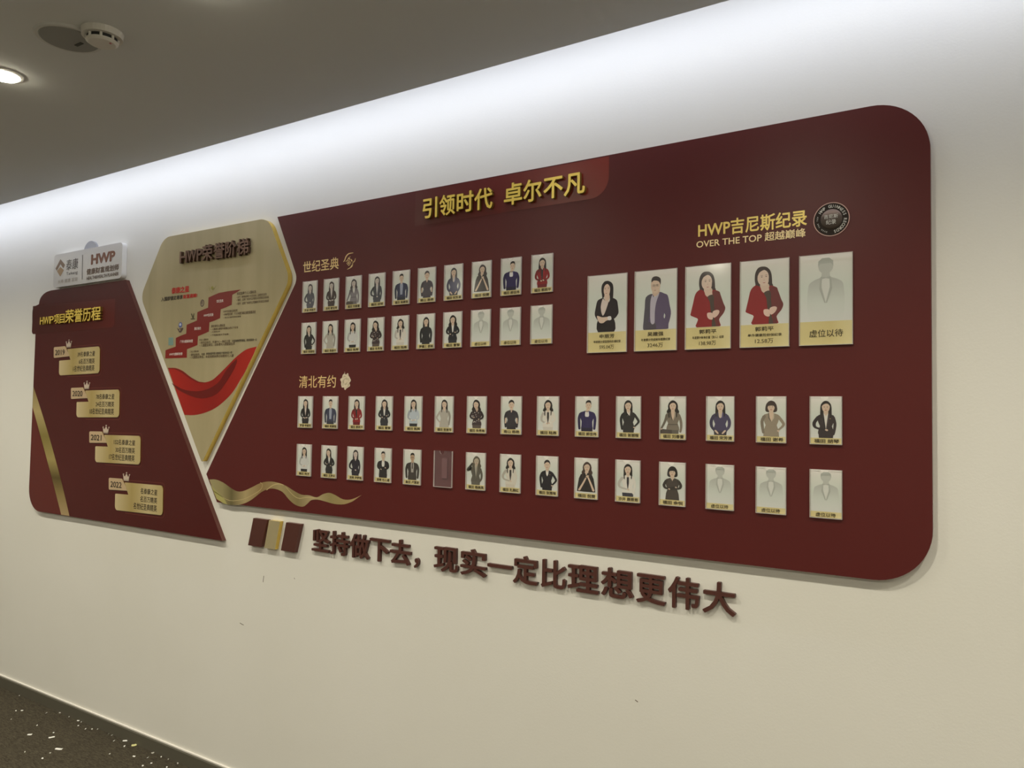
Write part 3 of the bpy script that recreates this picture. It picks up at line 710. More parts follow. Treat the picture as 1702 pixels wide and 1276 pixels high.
st_('泰康', 470, 552, 382, 458, PG, 0.004); st_('Taikang', 470, 548, 472, 500, PG); st_('长寿 健康 富足', 410, 548, 522, 548, mat('faint_ink', srgb(168, 158, 146), 0.5), 0.0)
st_('HWP', 645, 815, 338, 412, mat('copper_ink', srgb(128, 82, 60), 0.4), 0.045)
st_('健康财富规划师', 614, 840, 436, 480, mat('brown_ink_plate', srgb(108, 84, 66), 0.5), 0.02)
st_('HEALTH&WEALTH PLANNER', 614, 838, 492, 516, mat('brown_ink_plate2', srgb(116, 100, 88), 0.5), 0.02)

# ================================================================== portrait cards
def smat(col, rough=0.45):
    return mat('print_%d_%d_%d' % col, srgb(*col), rough, spec=0.4)
BG = grad_col(mat('portrait_backdrop', (0.5, 0.5, 0.45), 0.4), [(0.0, srgb(216, 217, 214)), (0.5, srgb(208, 215, 206)), (0.82, srgb(220, 220, 212)), (1.0, srgb(232, 226, 220))], 'Z')
STRIP = grad_col(mat('caption_gold', (0.6, 0.5, 0.25), 0.4), [(0, srgb(216, 202, 146)), (0.6, srgb(208, 192, 134)), (1, srgb(222, 210, 160))], 'X')
INKG = mat('caption_ink', srgb(70, 58, 28), 0.5)
def acrylic(name, col, tr, rough=0.12):
    m = bpy.data.materials.new(name); m.use_nodes = True; nt = m.node_tree; nt.nodes.clear()
    out = nt.nodes.new('ShaderNodeOutputMaterial'); mx = nt.nodes.new('ShaderNodeMixShader'); t = nt.nodes.new('ShaderNodeBsdfTransparent')
    g = nt.nodes.new('ShaderNodeBsdfPrincipled'); g.inputs['Base Color'].default_value = (*col, 1); g.inputs['Roughness'].default_value = rough
    g.inputs['Specular IOR Level'].default_value = 0.6
    mx.inputs[0].default_value = tr
    nt.links.new(t.outputs[0], mx.inputs[1]); nt.links.new(g.outputs[0], mx.inputs[2]); nt.links.new(mx.outputs[0], out.inputs[0])
    return m
def clear_sheet(name):
    m = bpy.data.materials.new(name); m.use_nodes = True; nt = m.node_tree; nt.nodes.clear()
    out = nt.nodes.new('ShaderNodeOutputMaterial'); mx = nt.nodes.new('ShaderNodeMixShader'); t = nt.nodes.new('ShaderNodeBsdfTransparent')
    g = nt.nodes.new('ShaderNodeBsdfGlossy'); g.inputs['Roughness'].default_value = 0.10
    lw = nt.nodes.new('ShaderNodeLayerWeight'); pw = nt.nodes.new('ShaderNodeMath'); pw.operation = 'POWER'; pw.inputs[1].default_value = 4.0
    fr = nt.nodes.new('ShaderNodeMath'); fr.operation = 'MULTIPLY_ADD'; fr.inputs[1].default_value = 0.4; fr.inputs[2].default_value = 0.02
    nt.links.new(lw.outputs['Facing'], pw.inputs[0]); nt.links.new(pw.outputs[0], fr.inputs[0])
    nt.links.new(fr.outputs[0], mx.inputs[0]); nt.links.new(t.outputs[0], mx.inputs[1]); nt.links.new(g.outputs[0], mx.inputs[2]); nt.links.new(mx.outputs[0], out.inputs[0])
    return m
CLEAR = clear_sheet('clear_acrylic')
EDGE = acrylic('acrylic_edge', (0.80, 0.74, 0.68), 0.72)
HAZY = acrylic('hazy_acrylic', (0.45, 0.38, 0.40), 0.05, 0.2)
TH = 0.008     # depth of an acrylic pocket

def notch_outline(wd, h, r):
    n = 10
    arc = [(wd*0.47 + r*math.cos(math.pi + math.pi*k/n), h + r*math.sin(math.pi + math.pi*k/n)) for k in range(n+1)]
    return [(0, 0), (wd, 0), (wd, h)] + arc[::-1] + [(0, h)]
def holder_mesh(wd, h, r):
    bm = bmesh.new()
    prism(bm, [(0, 0), (wd, 0), (wd, h), (0, h)], -0.0025, -0.0002, mb=0)
    prism(bm, notch_outline(wd, h, r), -TH, -TH + 0.0018, mb=0)
    t = 0.0012       # closed side and bottom rims
    box(bm, 0, t, -TH + 0.0020, -0.0025, 0, h, 1); box(bm, wd - t, wd, -TH + 0.0020, -0.0025, 0, h, 1); box(bm, t, wd - t, -TH + 0.0020, -0.0025, 0, t, 1)
    bm.normal_update()
    return bm_mesh(bm)
def print_mesh(x0, x1, z0, z1, y):
    bm = bmesh.new(); flat(bm, [(x0, z0), (x1, z0), (x1, z1), (x0, z1)], y); return bm_mesh(bm)

SKIN = (214, 190, 168)
def figure(spec, s, cx, z0, y0, fade=False, wide=1.06):
    """half-length portrait print; unit height, built from flat coloured shapes"""
    bm = bmesh.new(); mats = []; lay = [0]
    def mi(c):
        m = smat(c) if isinstance(c, tuple) else c
        if m not in mats: mats.append(m)
        return mats.index(m)
    fl = -1 if spec.get('flip') else 1
    zm = lambda z: .985 - (.985 - z)*1.2 if z > .70 else z*(.643/.70)
    def sh(pts, c, sm=0):
        if sm: pts = smooth(pts, True, sm)
        pts = [(x, zm(z)) for x, z in pts]
        lay[0] += 1
        flat(bm, [(cx + fl*x*s*wide, z0 + z*s) for x, z in pts], y0 - 0.00006*lay[0], mi(c))
    J, S, B, H = spec['jacket'], spec.get('shirt', (226,224,216)), spec.get('pants', spec['jacket']), spec.get('hair_c', (40,34,32))
    K = spec.get('skin', SKIN); hair = spec['hair']; pose = spec['pose']; man = hair == 'man'
    dk = tuple(max(0, int(v*0.72)) for v in J); lt = tuple(min(255, int(v*1.25)+8) for v in J)
    hx = spec.get('hx', 0.0)
    sw = 0.20 if man else 0.17          # half shoulder width
    # hair behind
    if hair in ('long', 'wavy'):
        b = [(-.085,.93),(-.108,.84),(-.110,.76),(-.112,.69),(-.105,.63),(-.06,.62),(.06,.62),(.105,.63),(.112,.69),(.110,.76),(.108,.84),(.085,.93),(.0,.985)]
        if hair == 'wavy': b = [(-.09,.93),(-.12,.84),(-.115,.78),(-.15,.71),(-.13,.62),(-.155,.55),(-.08,.53),(.08,.53),(.15,.56),(.13,.63),(.15,.71),(.118,.78),(.12,.84),(.09,.93),(.0,.985)]
        sh([(x+hx, z) for x, z in b], H, 3)
    elif hair == 'bob':
        sh([(hx+x, z) for x, z in [(-.09,.93),(-.12,.84),(-.118,.75),(-.06,.72),(.06,.72),(.118,.75),(.12,.84),(.09,.93),(0,.985)]], H, 3)
    # lower body
    if pose != 'chin':
        hw = 0.16 if man else 0.145
        sh([(-hw+.01,0),(hw-.01,0),(hw,.12),(hw-.03,.30),(-hw+.03,.30),(-hw,.12)], B)
    # neck
    sh([(-.042+hx,.78),(.042+hx,.78),(.05,.66),(-.05,.66)], K)
    # torso
    if pose == 'chin':
        tor = [(-.06,.695),(-.15,.64),(-.20,.50),(-.24,.20),(-.25,.06),(-.1,.05),(.1,.05),(.25,.05),(.24,.20),(.20,.50),(.15,.64),(.06,.695)]
    else:
        wst = 0.145 if man else 0.115
        tor = [(-.055,.70),(-sw+.02,.655),(-sw,.58),(-wst-.03,.44),(-wst,.34),(-.15,.20),(-.155,.12),(.155,.12),(.15,.20),(wst,.34),(wst+.03,.44),(sw,.58),(sw-.02,.655),(.055,.70)]
        if spec.get('dress'): tor[5:9] = [(-.15,.20),(-.165,.0),(.165,.0),(.15,.20)]
    sh(tor, J)
    # shirt
    if spec.get('open', 1):
        lo_ = spec.get('vlow', .30)
        if man: sh([(-.05,.70),(.05,.70),(.062,.55),(.05,lo_),(-.05,lo_),(-.062,.55)], S)
        else: sh([(-.048,.70),(.048,.70),(.03,.55),(.0,lo_),(-.03,.55)], S)
        sh([(-.03,.70),(.03,.70),(.0,.635)], K)
        wm = .045 if man else 0
        sh([(-.062,.70),(-.045,.71),(-.03-wm*.6,.56),(.005-wm,lo_),(-.012-wm,lo_),(-.06-wm*.4,.55)], dk)
        sh([(.062,.70),(.045,.71),(.03+wm*.6,.56),(-.005+wm,lo_),(.012+wm,lo_),(.06+wm*.4,.55)], lt if not spec.get('vac') else dk)
    elif spec.get('neck', 1):
        sh([(-.035,.70),(.035,.70),(.0,.60)], K)
    if spec.get('tie'): sh([(-.014,.68),(.014,.68),(.018,.46),(0,.42),(-.018,.46)], (60,52,54))
    if spec.get('bow'):
        sh([(-.04,.665),(-.04,.70),(0,.685),(.04,.70),(.04,.665),(0,.678)], spec.get('bow_c', (30,28,34)))
    if spec.get('inner'): sh([(-.028,.64),(.028,.64),(.03,.45),(0,.2),(-.03,.45)], spec['inner'])
    if spec.get('spots'):
        r = random.Random(5)
        for _ in range(16):
            x, z = r.uniform(-.13,.13), r.uniform(.18,.62); sh(ellipse(x, z, .012, .018, 6), (214,206,198))
    def arm(pts, w0, w1, c):
        q = smooth(pts, False, 3); n = len(q); sh(stroke(q, [w0 + (w1-w0)*k/(n-1) for k in range(n)]), c)
    def hand(x, z, r=.026):
        for k in range(4): a = -0.6 + k*0.35; sh(stroke([(x, z), (x + 1.25*r*math.cos(a-.8), z + 1.25*r*math.sin(a-.8))], [r*.5, r*.35]), K)
        sh(ellipse(x, z, r, r*.85, 10), K)
    dkl = tuple(max(0, int(v*0.85)) for v in J)
    if pose == 'clasp':
        arm([(-sw+.03,.61),(-.185,.46),(-.175,.33),(-.07,.26)], .075, .05, dkl); arm([(sw-.03,.61),(.185,.46),(.175,.33),(.07,.26)], .075, .05, J)
        sh(stroke([(-.085,.265),(-.06,.255)], [.045,.045]), S); sh(stroke([(.085,.265),(.06,.255)], [.045,.045]), S)
        hand(-.03,.245); hand(.035,.26)
    elif pose == 'side':
        arm([(-sw+.03,.61),(-sw-.015,.45),(-sw-.01,.22),(-sw+.0,.08)], .085, .06, dkl); arm([(sw-.03,.61),(sw+.015,.45),(sw+.01,.22),(sw,.08)], .085, .06, J)
        if spec.get('short'): arm([(-sw,.40),(-sw-.01,.22)], .045, .035, K); arm([(sw,.40),(sw+.01,.22)], .045, .035, K)
    elif pose == 'low':
        arm([(-sw+.03,.61),(-.20,.44),(-.19,.26),(-.12,.14)], .08, .06, dkl); arm([(sw-.03,.61),(.20,.44),(.19,.26),(.12,.14)], .08, .06, J)
        arm([(-.11,.14),(-.05,.05)], .045, .04, K); arm([(.11,.14),(.05,.05)], .045, .04, K)
    elif pose == 'cross':
        arm([(-sw+.03,.61),(-.20,.46),(-.14,.36),(.06,.40)], .075, .055, dk); arm([(sw-.03,.61),(.20,.47),(.15,.37),(-.05,.35)], .075, .055, dkl)
        hand(.085,.41,.022); hand(-.075,.345,.022)
    elif pose == 'hip':
        arm([(-sw+.03,.61),(-.19,.45),(-.175,.22),(-.16,.10)], .075, .05, dkl)
        arm([(sw-.03,.61),(.235,.44),(.25,.34),(.15,.20)], .075, .045, J); hand(.145,.175,.024)
    elif pose == 'chin':
        arm([(-.19,.10),(-.10,.30),(-.01,.52)], .06, .04, K); arm([(.20,.10),(.13,.32),(.05,.55)], .06, .04, K)
        hand(.02,.575,.032); hand(.045,.60,.026)
    elif pose == 'lean':
        sh([(-.31,0),(-.02,0),(-.02,.12),(-.28,.15),(-.31,.05)], (84,76,70))
        arm([(-sw+.03,.61),(-.17,.46),(-.22,.30),(-.27,.17)], .07, .045, dkl); arm([(sw-.03,.61),(.19,.42),(.20,.22),(.18,.06)], .07, .05, J)
        hand(-.275,.15,.02); sh([(-.11,.285),(.11,.285),(.11,.31),(-.11,.31)], dk)
    elif pose == 'head':
        arm([(-sw+.03,.60),(-.26,.52),(-.24,.62),(-.11,.78)], .075, .05, dkl); arm([(sw-.03,.61),(.19,.42),(.18,.22),(.10,.10)], .075, .055, J); hand(-.09,.80,.022)
    elif pose == 'waist':
        arm([(-sw+.03,.61),(-.225,.44),(-.20,.30),(-.03,.24)], .08, .05, dkl); arm([(sw-.03,.61),(.175,.42),(.16,.22),(.14,.10)], .06, .05, J); hand(.01,.235,.028)
    # hair strands in front of the shoulders
    if hair in ('long', 'wavy') and not spec.get('tied'):
        ex = spec.get('hairlen', .55 if hair == 'long' else .50)
        sh(smooth([(-.075+hx,.86),(-.105+hx,.78),(-.106,.69),(-.102,ex+.03),(-.078,ex+.02),(-.078,.67),(-.072+hx,.74)], True, 2), H)
        sh(smooth([(.075+hx,.86),(.105+hx,.78),(.106,.69),(.098,ex+.04),(.078,ex+.04),(.080,.67),(.072+hx,.74)], True, 2), H)
    # face, cap of hair, features
    fr = .072 if not man else .066
    if not spec.get('vac'):
        if man or hair == 'up': sh(ellipse(hx-fr-.004,.825,.012,.022,8), K); sh(ellipse(hx+fr+.004,.825,.012,.022,8), K)
    sh(smooth([(hx-fr,.88),(hx-fr-.002,.83),(hx-fr*.82,.775),(hx-fr*.4,.74),(hx,.73),(hx+fr*.4,.74),(hx+fr*.82,.775),(hx+fr+.002,.83),(hx+fr,.88),(hx,.95)], True, 3), K)
    top = [(hx-fr-.014,.865),(hx-fr-.010,.93),(hx-.035,.98),(hx+.02,.985),(hx+fr-.005,.955),(hx+fr+.014,.90),(hx+fr+.010,.86),(hx+fr-.008,.895),(hx+.025,.925),(hx-.03,.915),(hx-fr+.008,.885)]
    if man: top = [(hx-fr-.006,.865),(hx-fr-.006,.93),(hx-.04,.975),(hx+.02,.985),(hx+fr-.005,.96),(hx+fr+.008,.90),(hx+fr+.004,.865),(hx+fr-.01,.905),(hx+.02,.925),(hx-.03,.92),(hx-fr+.008,.90)]
    if hair == 'bob' : top = [(hx-fr-.014,.80),(hx-fr-.020,.92),(hx-.035,.98),(hx+.02,.985),(hx+fr+.005,.955),(hx+fr+.02,.90),(hx+fr+.014,.80),(hx+fr-.01,.86),(hx+.03,.875),(hx-.03,.872),(hx-fr+.010,.86)]
    sh(top, H, 2)
    if not spec.get('vac'):
        ln = (92,66,58)
        for q in (-1, 1):
            sh(ellipse(hx+q*.029,.842,.011,.0052,8), (58,44,42))
            sh(stroke([(hx+q*.043,.858),(hx+q*.030,.864),(hx+q*.016,.860)], [.003,.006,.004]), (86,66,58))
        sh([(hx-.004,.84),(hx+.004,.838),(hx+.009,.806),(hx-.008,.806)], tuple(int(v*.92) for v in K))
        sh([(hx-.022,.782),(hx-.008,.787),(hx,.785),(hx+.008,.787),(hx+.022,.782),(hx+.010,.772),(hx-.010,.772)], (176,86,80) if not man else (166,110,98))
        if spec.get('glasses'):
            for q in (-1, 1):
                e = ellipse(hx+q*.032,.842,.025,.013,12)
                for k in range(12): sh(stroke([e[k], e[(k+1) % 12]], [.003,.003]), (92,82,82))
            sh(stroke([(hx-.01,.846),(hx+.01,.846)], [.003,.003]), (70,60,60))
        if spec.get('badge'): sh(ellipse(.085,.56,.010,.010,8), (216,170,90))
    me = bm_mesh(bm)
    return me, mats

VAC_SUIT = grad_col(mat('vacant_suit', (0.4, 0.4, 0.38), 0.4), [(0.0, srgb(214, 216, 212)), (0.30, srgb(206, 211, 204)), (0.68, srgb(182, 184, 178)), (1.0, srgb(184, 186, 180))], 'Z')
def vacant(s, cx, z0, y0, wide=1.25):
    bm = bmesh.new(); n = [0]
    def sh(p, m, sm=0):
        n[0] += 1
        flat(bm, [(cx + x*s*wide, z0 + z*s) for x, z in (smooth(p, True, sm) if sm else p)], y0 - 0.00006*n[0], m)
    sh([(-.19,.035),(-.06,.03),(.06,.03),(.19,.035),(.215,.30),(.205,.50),(.18,.60),(.06,.67),(-.06,.67),(-.18,.60),(-.205,.50),(-.215,.30)], 0, 2)
    sh([(-.055,.68),(.055,.68),(.045,.52),(.0,.30),(-.045,.52)], 1)
    sh([(-.045,.76),(.045,.76),(.05,.66),(-.05,.66)], 2)
    sh(ellipse(0,.84,.085,.115,20), 2)
    sh([(-.088,.84),(-.085,.92),(-.04,.97),(.04,.97),(.085,.92),(.088,.84),(.06,.885),(-.06,.885)], 3, 1)
    sh([(-.045,.645),(-.045,.685),(0,.67),(.045,.685),(.045,.645),(0,.66)], 3)
    sh([(-.06,.68),(-.04,.69),(-.05,.52),(.0,.28),(-.015,.28),(-.075,.50)], 3); sh([(.06,.68),(.04,.69),(.05,.52),(.0,.28),(.015,.28),(.075,.50)], 3)
    return bm_mesh(bm), [VAC_SUIT, smat((213,214,208)), smat((190,192,185)), smat((176,179,172))]

TRACE = {   # outlines of the printed figures of the large cards: crop corners (TL, TR, BL, BR), then coloured shapes
 'big_black': (((100,353),(475,313),(92,1090),(467,1072)), [
  ((40,32,34), [(255,405),(232,440),(228,490),(235,540),(240,567),(262,545),(300,562),(335,562),(342,520),(342,450),(330,415),(300,396),(275,396)]),
  ((218,194,176), [(258,530),(300,520),(308,565),(285,600),(262,590)]),
  ((40,32,36), [(245,560),(205,575),(185,600),(172,660),(163,715),(175,750),(200,778),(240,768),(320,770),(360,750),(385,715),(392,690),(385,620),(372,575),(320,555),(300,600),(262,580)]),
  ((34,26,30), [(198,765),(196,895),(350,888),(352,765),(300,760)]),
  ((216,202,194), [(240,570),(222,650),(238,728),(262,700),(296,600),(300,572),(285,590),(258,580)]),
  ((220,196,178), [(185,735),(205,735),(235,745),(285,740),(290,740),(295,768),(270,780),(245,800),(215,800),(195,775)]),
  ((226,222,220), [(288,740),(318,734),(324,765),(295,772)]),
  ((222,196,178), [(262,440),(252,470),(252,505),(262,535),(278,545),(300,530),(310,500),(312,460),(300,435),(285,425)]),
  ((40,32,34), [(250,470),(262,442),(285,424),(305,430),(318,470),(312,545),(330,560),(342,500),(338,430),(300,398),(262,408),(240,440)])],
  ((265,472),(297,468),(276,514),(278,490),11,0), (300,598)),
 'big_man': (((545,305),(950,262),(540,1070),(948,1052)), [
  ((206,180,160), [(718,480),(722,535),(760,530),(784,500),(775,460)]),
  ((96,84,110), [(712,515),(650,550),(640,650),(628,780),(625,855),(650,858),(660,872),(850,860),(870,800),(893,700),(880,620),(862,530),(830,510),(785,495),(770,530),(740,560)]),
  ((84,80,90), [(712,515),(650,550),(640,650),(628,780),(625,855),(655,858),(690,700),(700,560)]),
  ((84,78,88), [(655,795),(655,872),(745,868),(742,795),(700,788)]),
  ((184,178,192), [(718,520),(700,560),(693,640),(698,790),(735,795),(738,700),(750,600),(782,505),(752,535),(722,545)]),
  ((206,212,204), [(830,700),(838,720),(832,748),(824,735)]),
  ((214,190,170), [(705,395),(700,430),(704,470),(718,500),(740,512),(765,500),(785,465),(790,420),(782,400),(755,383),(722,385)]),
  ((66,58,58), [(706,405),(706,375),(722,352),(755,345),(785,358),(795,380),(792,425),(782,402),(760,388),(725,388)])],
  ((728,438),(762,434),(740,480),(742,458),12,1), None),
 'big_red': (((260,213),(775,163),(250,1133),(770,1105)), [
  ((70,60,58), [(440,290),(418,340),(413,410),(420,460),(400,492),(440,490),(480,480),(560,480),(605,468),(590,420),(592,360),(575,300),(540,268),(505,262),(465,270)]),
  ((216,192,174), [(470,450),(488,522),(515,540),(552,530),(567,480),(550,440)]),
  ((142,40,42), [(420,465),(370,515),(345,610),(318,720),(315,750),(360,770),(400,795),(385,892),(645,880),(640,790),(690,720),(710,660),(690,610),(655,510),(640,480),(568,465),(562,530),(512,542),(485,520),(470,480)]),
  ((112,54,54), [(575,480),(640,480),(655,510),(690,610),(710,660),(690,720),(640,790),(645,880),(600,882),(600,780),(585,700),(590,600),(572,520)]),
  ((82,70,62), [(510,541),(574,520),(586,620),(585,700),(560,720),(590,780),(602,880),(560,884),(560,790),(545,700),(535,600)]),
  ((222,192,178), [(505,725),(510,770),(540,792),(570,785),(565,725),(535,715)]),
  ((222,192,178), [(570,705),(610,685),(640,690),(642,715),(620,750),(585,772),(568,750)]),
  ((220,198,182), [(462,330),(443,375),(447,420),(465,450),(495,465),(530,462),(555,435),(562,395),(560,350),(545,315),(515,298),(485,305)]),
  ((70,60,58), [(443,400),(448,355),(470,322),(515,298),(545,316),(562,356),(560,420),(572,462),(595,452),(592,360),(575,300),(540,268),(505,262),(465,270),(430,310),(420,400),(428,462),(445,440)])],
  ((488,373),(535,367),(513,433),(513,405),17,0), None),
}
def traced(key, wd, h, y0):
    q, shapes, (e1, e2, mo, no, es, gl), pin = TRACE[key]
    TL, TR, BL, BR = q
    def loc(p):
        u = v = 0.5
        for _ in range(6):
            xl = TL[0] + (BL[0]-TL[0])*v; xr = TR[0] + (BR[0]-TR[0])*v; u = (p[0]-xl)/(xr-xl)
            yt = TL[1] + (TR[1]-TL[1])*u; yb = BL[1] + (BR[1]-BL[1])*u; v = (p[1]-yt)/(yb-yt)
        return (u*wd, (1-v)*h)
    bm = bmesh.new(); mats = []; n = [0]
    def put_(pts, c):
        m = smat(c)
        if m not in mats: mats.append(m)
        n[0] += 1; flat(bm, pts, y0 - 0.00006*n[0], mats.index(m))
    zfloor = BIGC['strip']*h + 0.0004
    for c, pts in shapes: put_([(x, max(z, zfloor)) for x, z in smooth([loc(p) for p in pts], True, 3)], c)
    sc_ = es * wd / (TR[0]-TL[0])
    for e in (e1, e2):
        c = loc(e); put_(ellipse(c[0], c[1], sc_*.55, sc_*.22, 10), (64,50,48))
        put_(stroke([(c[0]-sc_*.8, c[1]+sc_*.75), (c[0], c[1]+sc_*1.0), (c[0]+sc_*.8, c[1]+sc_*.75)], [sc_*.12, sc_*.25, sc_*.12]), (104,84,76))
        if gl:
            g = [(c[0]-sc_*1.15, c[1]-sc_*.6), (c[0]+sc_*1.15, c[1]-sc_*.6), (c[0]+sc_*1.15, c[1]+sc_*.6), (c[0]-sc_*1.15, c[1]+sc_*.6)]
            for k in range(4): put_(stroke([g[k], g[(k+1) % 4]], [sc_*.13]*2), (90,80,78))
    c = loc(mo); put_([(c[0]-sc_*.9, c[1]+sc_*.12), (c[0], c[1]+sc_*.1), (c[0]+sc_*.9, c[1]+sc_*.15), (c[0]+sc_*.35, c[1]-sc_*.3), (c[0]-sc_*.35, c[1]-sc_*.3)], (172,92,86) if not gl else (166,116,102))
    c = loc(no); put_([(c[0]-sc_*.3, c[1]-sc_*.3), (c[0]+sc_*.35, c[1]-sc_*.3), (c[0]+sc_*.05, c[1]+sc_*.9)], (200,174,156))
    if pin: c = loc(pin); put_(ellipse(c[0], c[1], sc_*.3, sc_*.3, 8), (200,110,70))
    return bm_mesh(bm), mats
DG, BK, NV, RD = (78,78,84), (36,32,36), (50,46,72), (142,28,34)
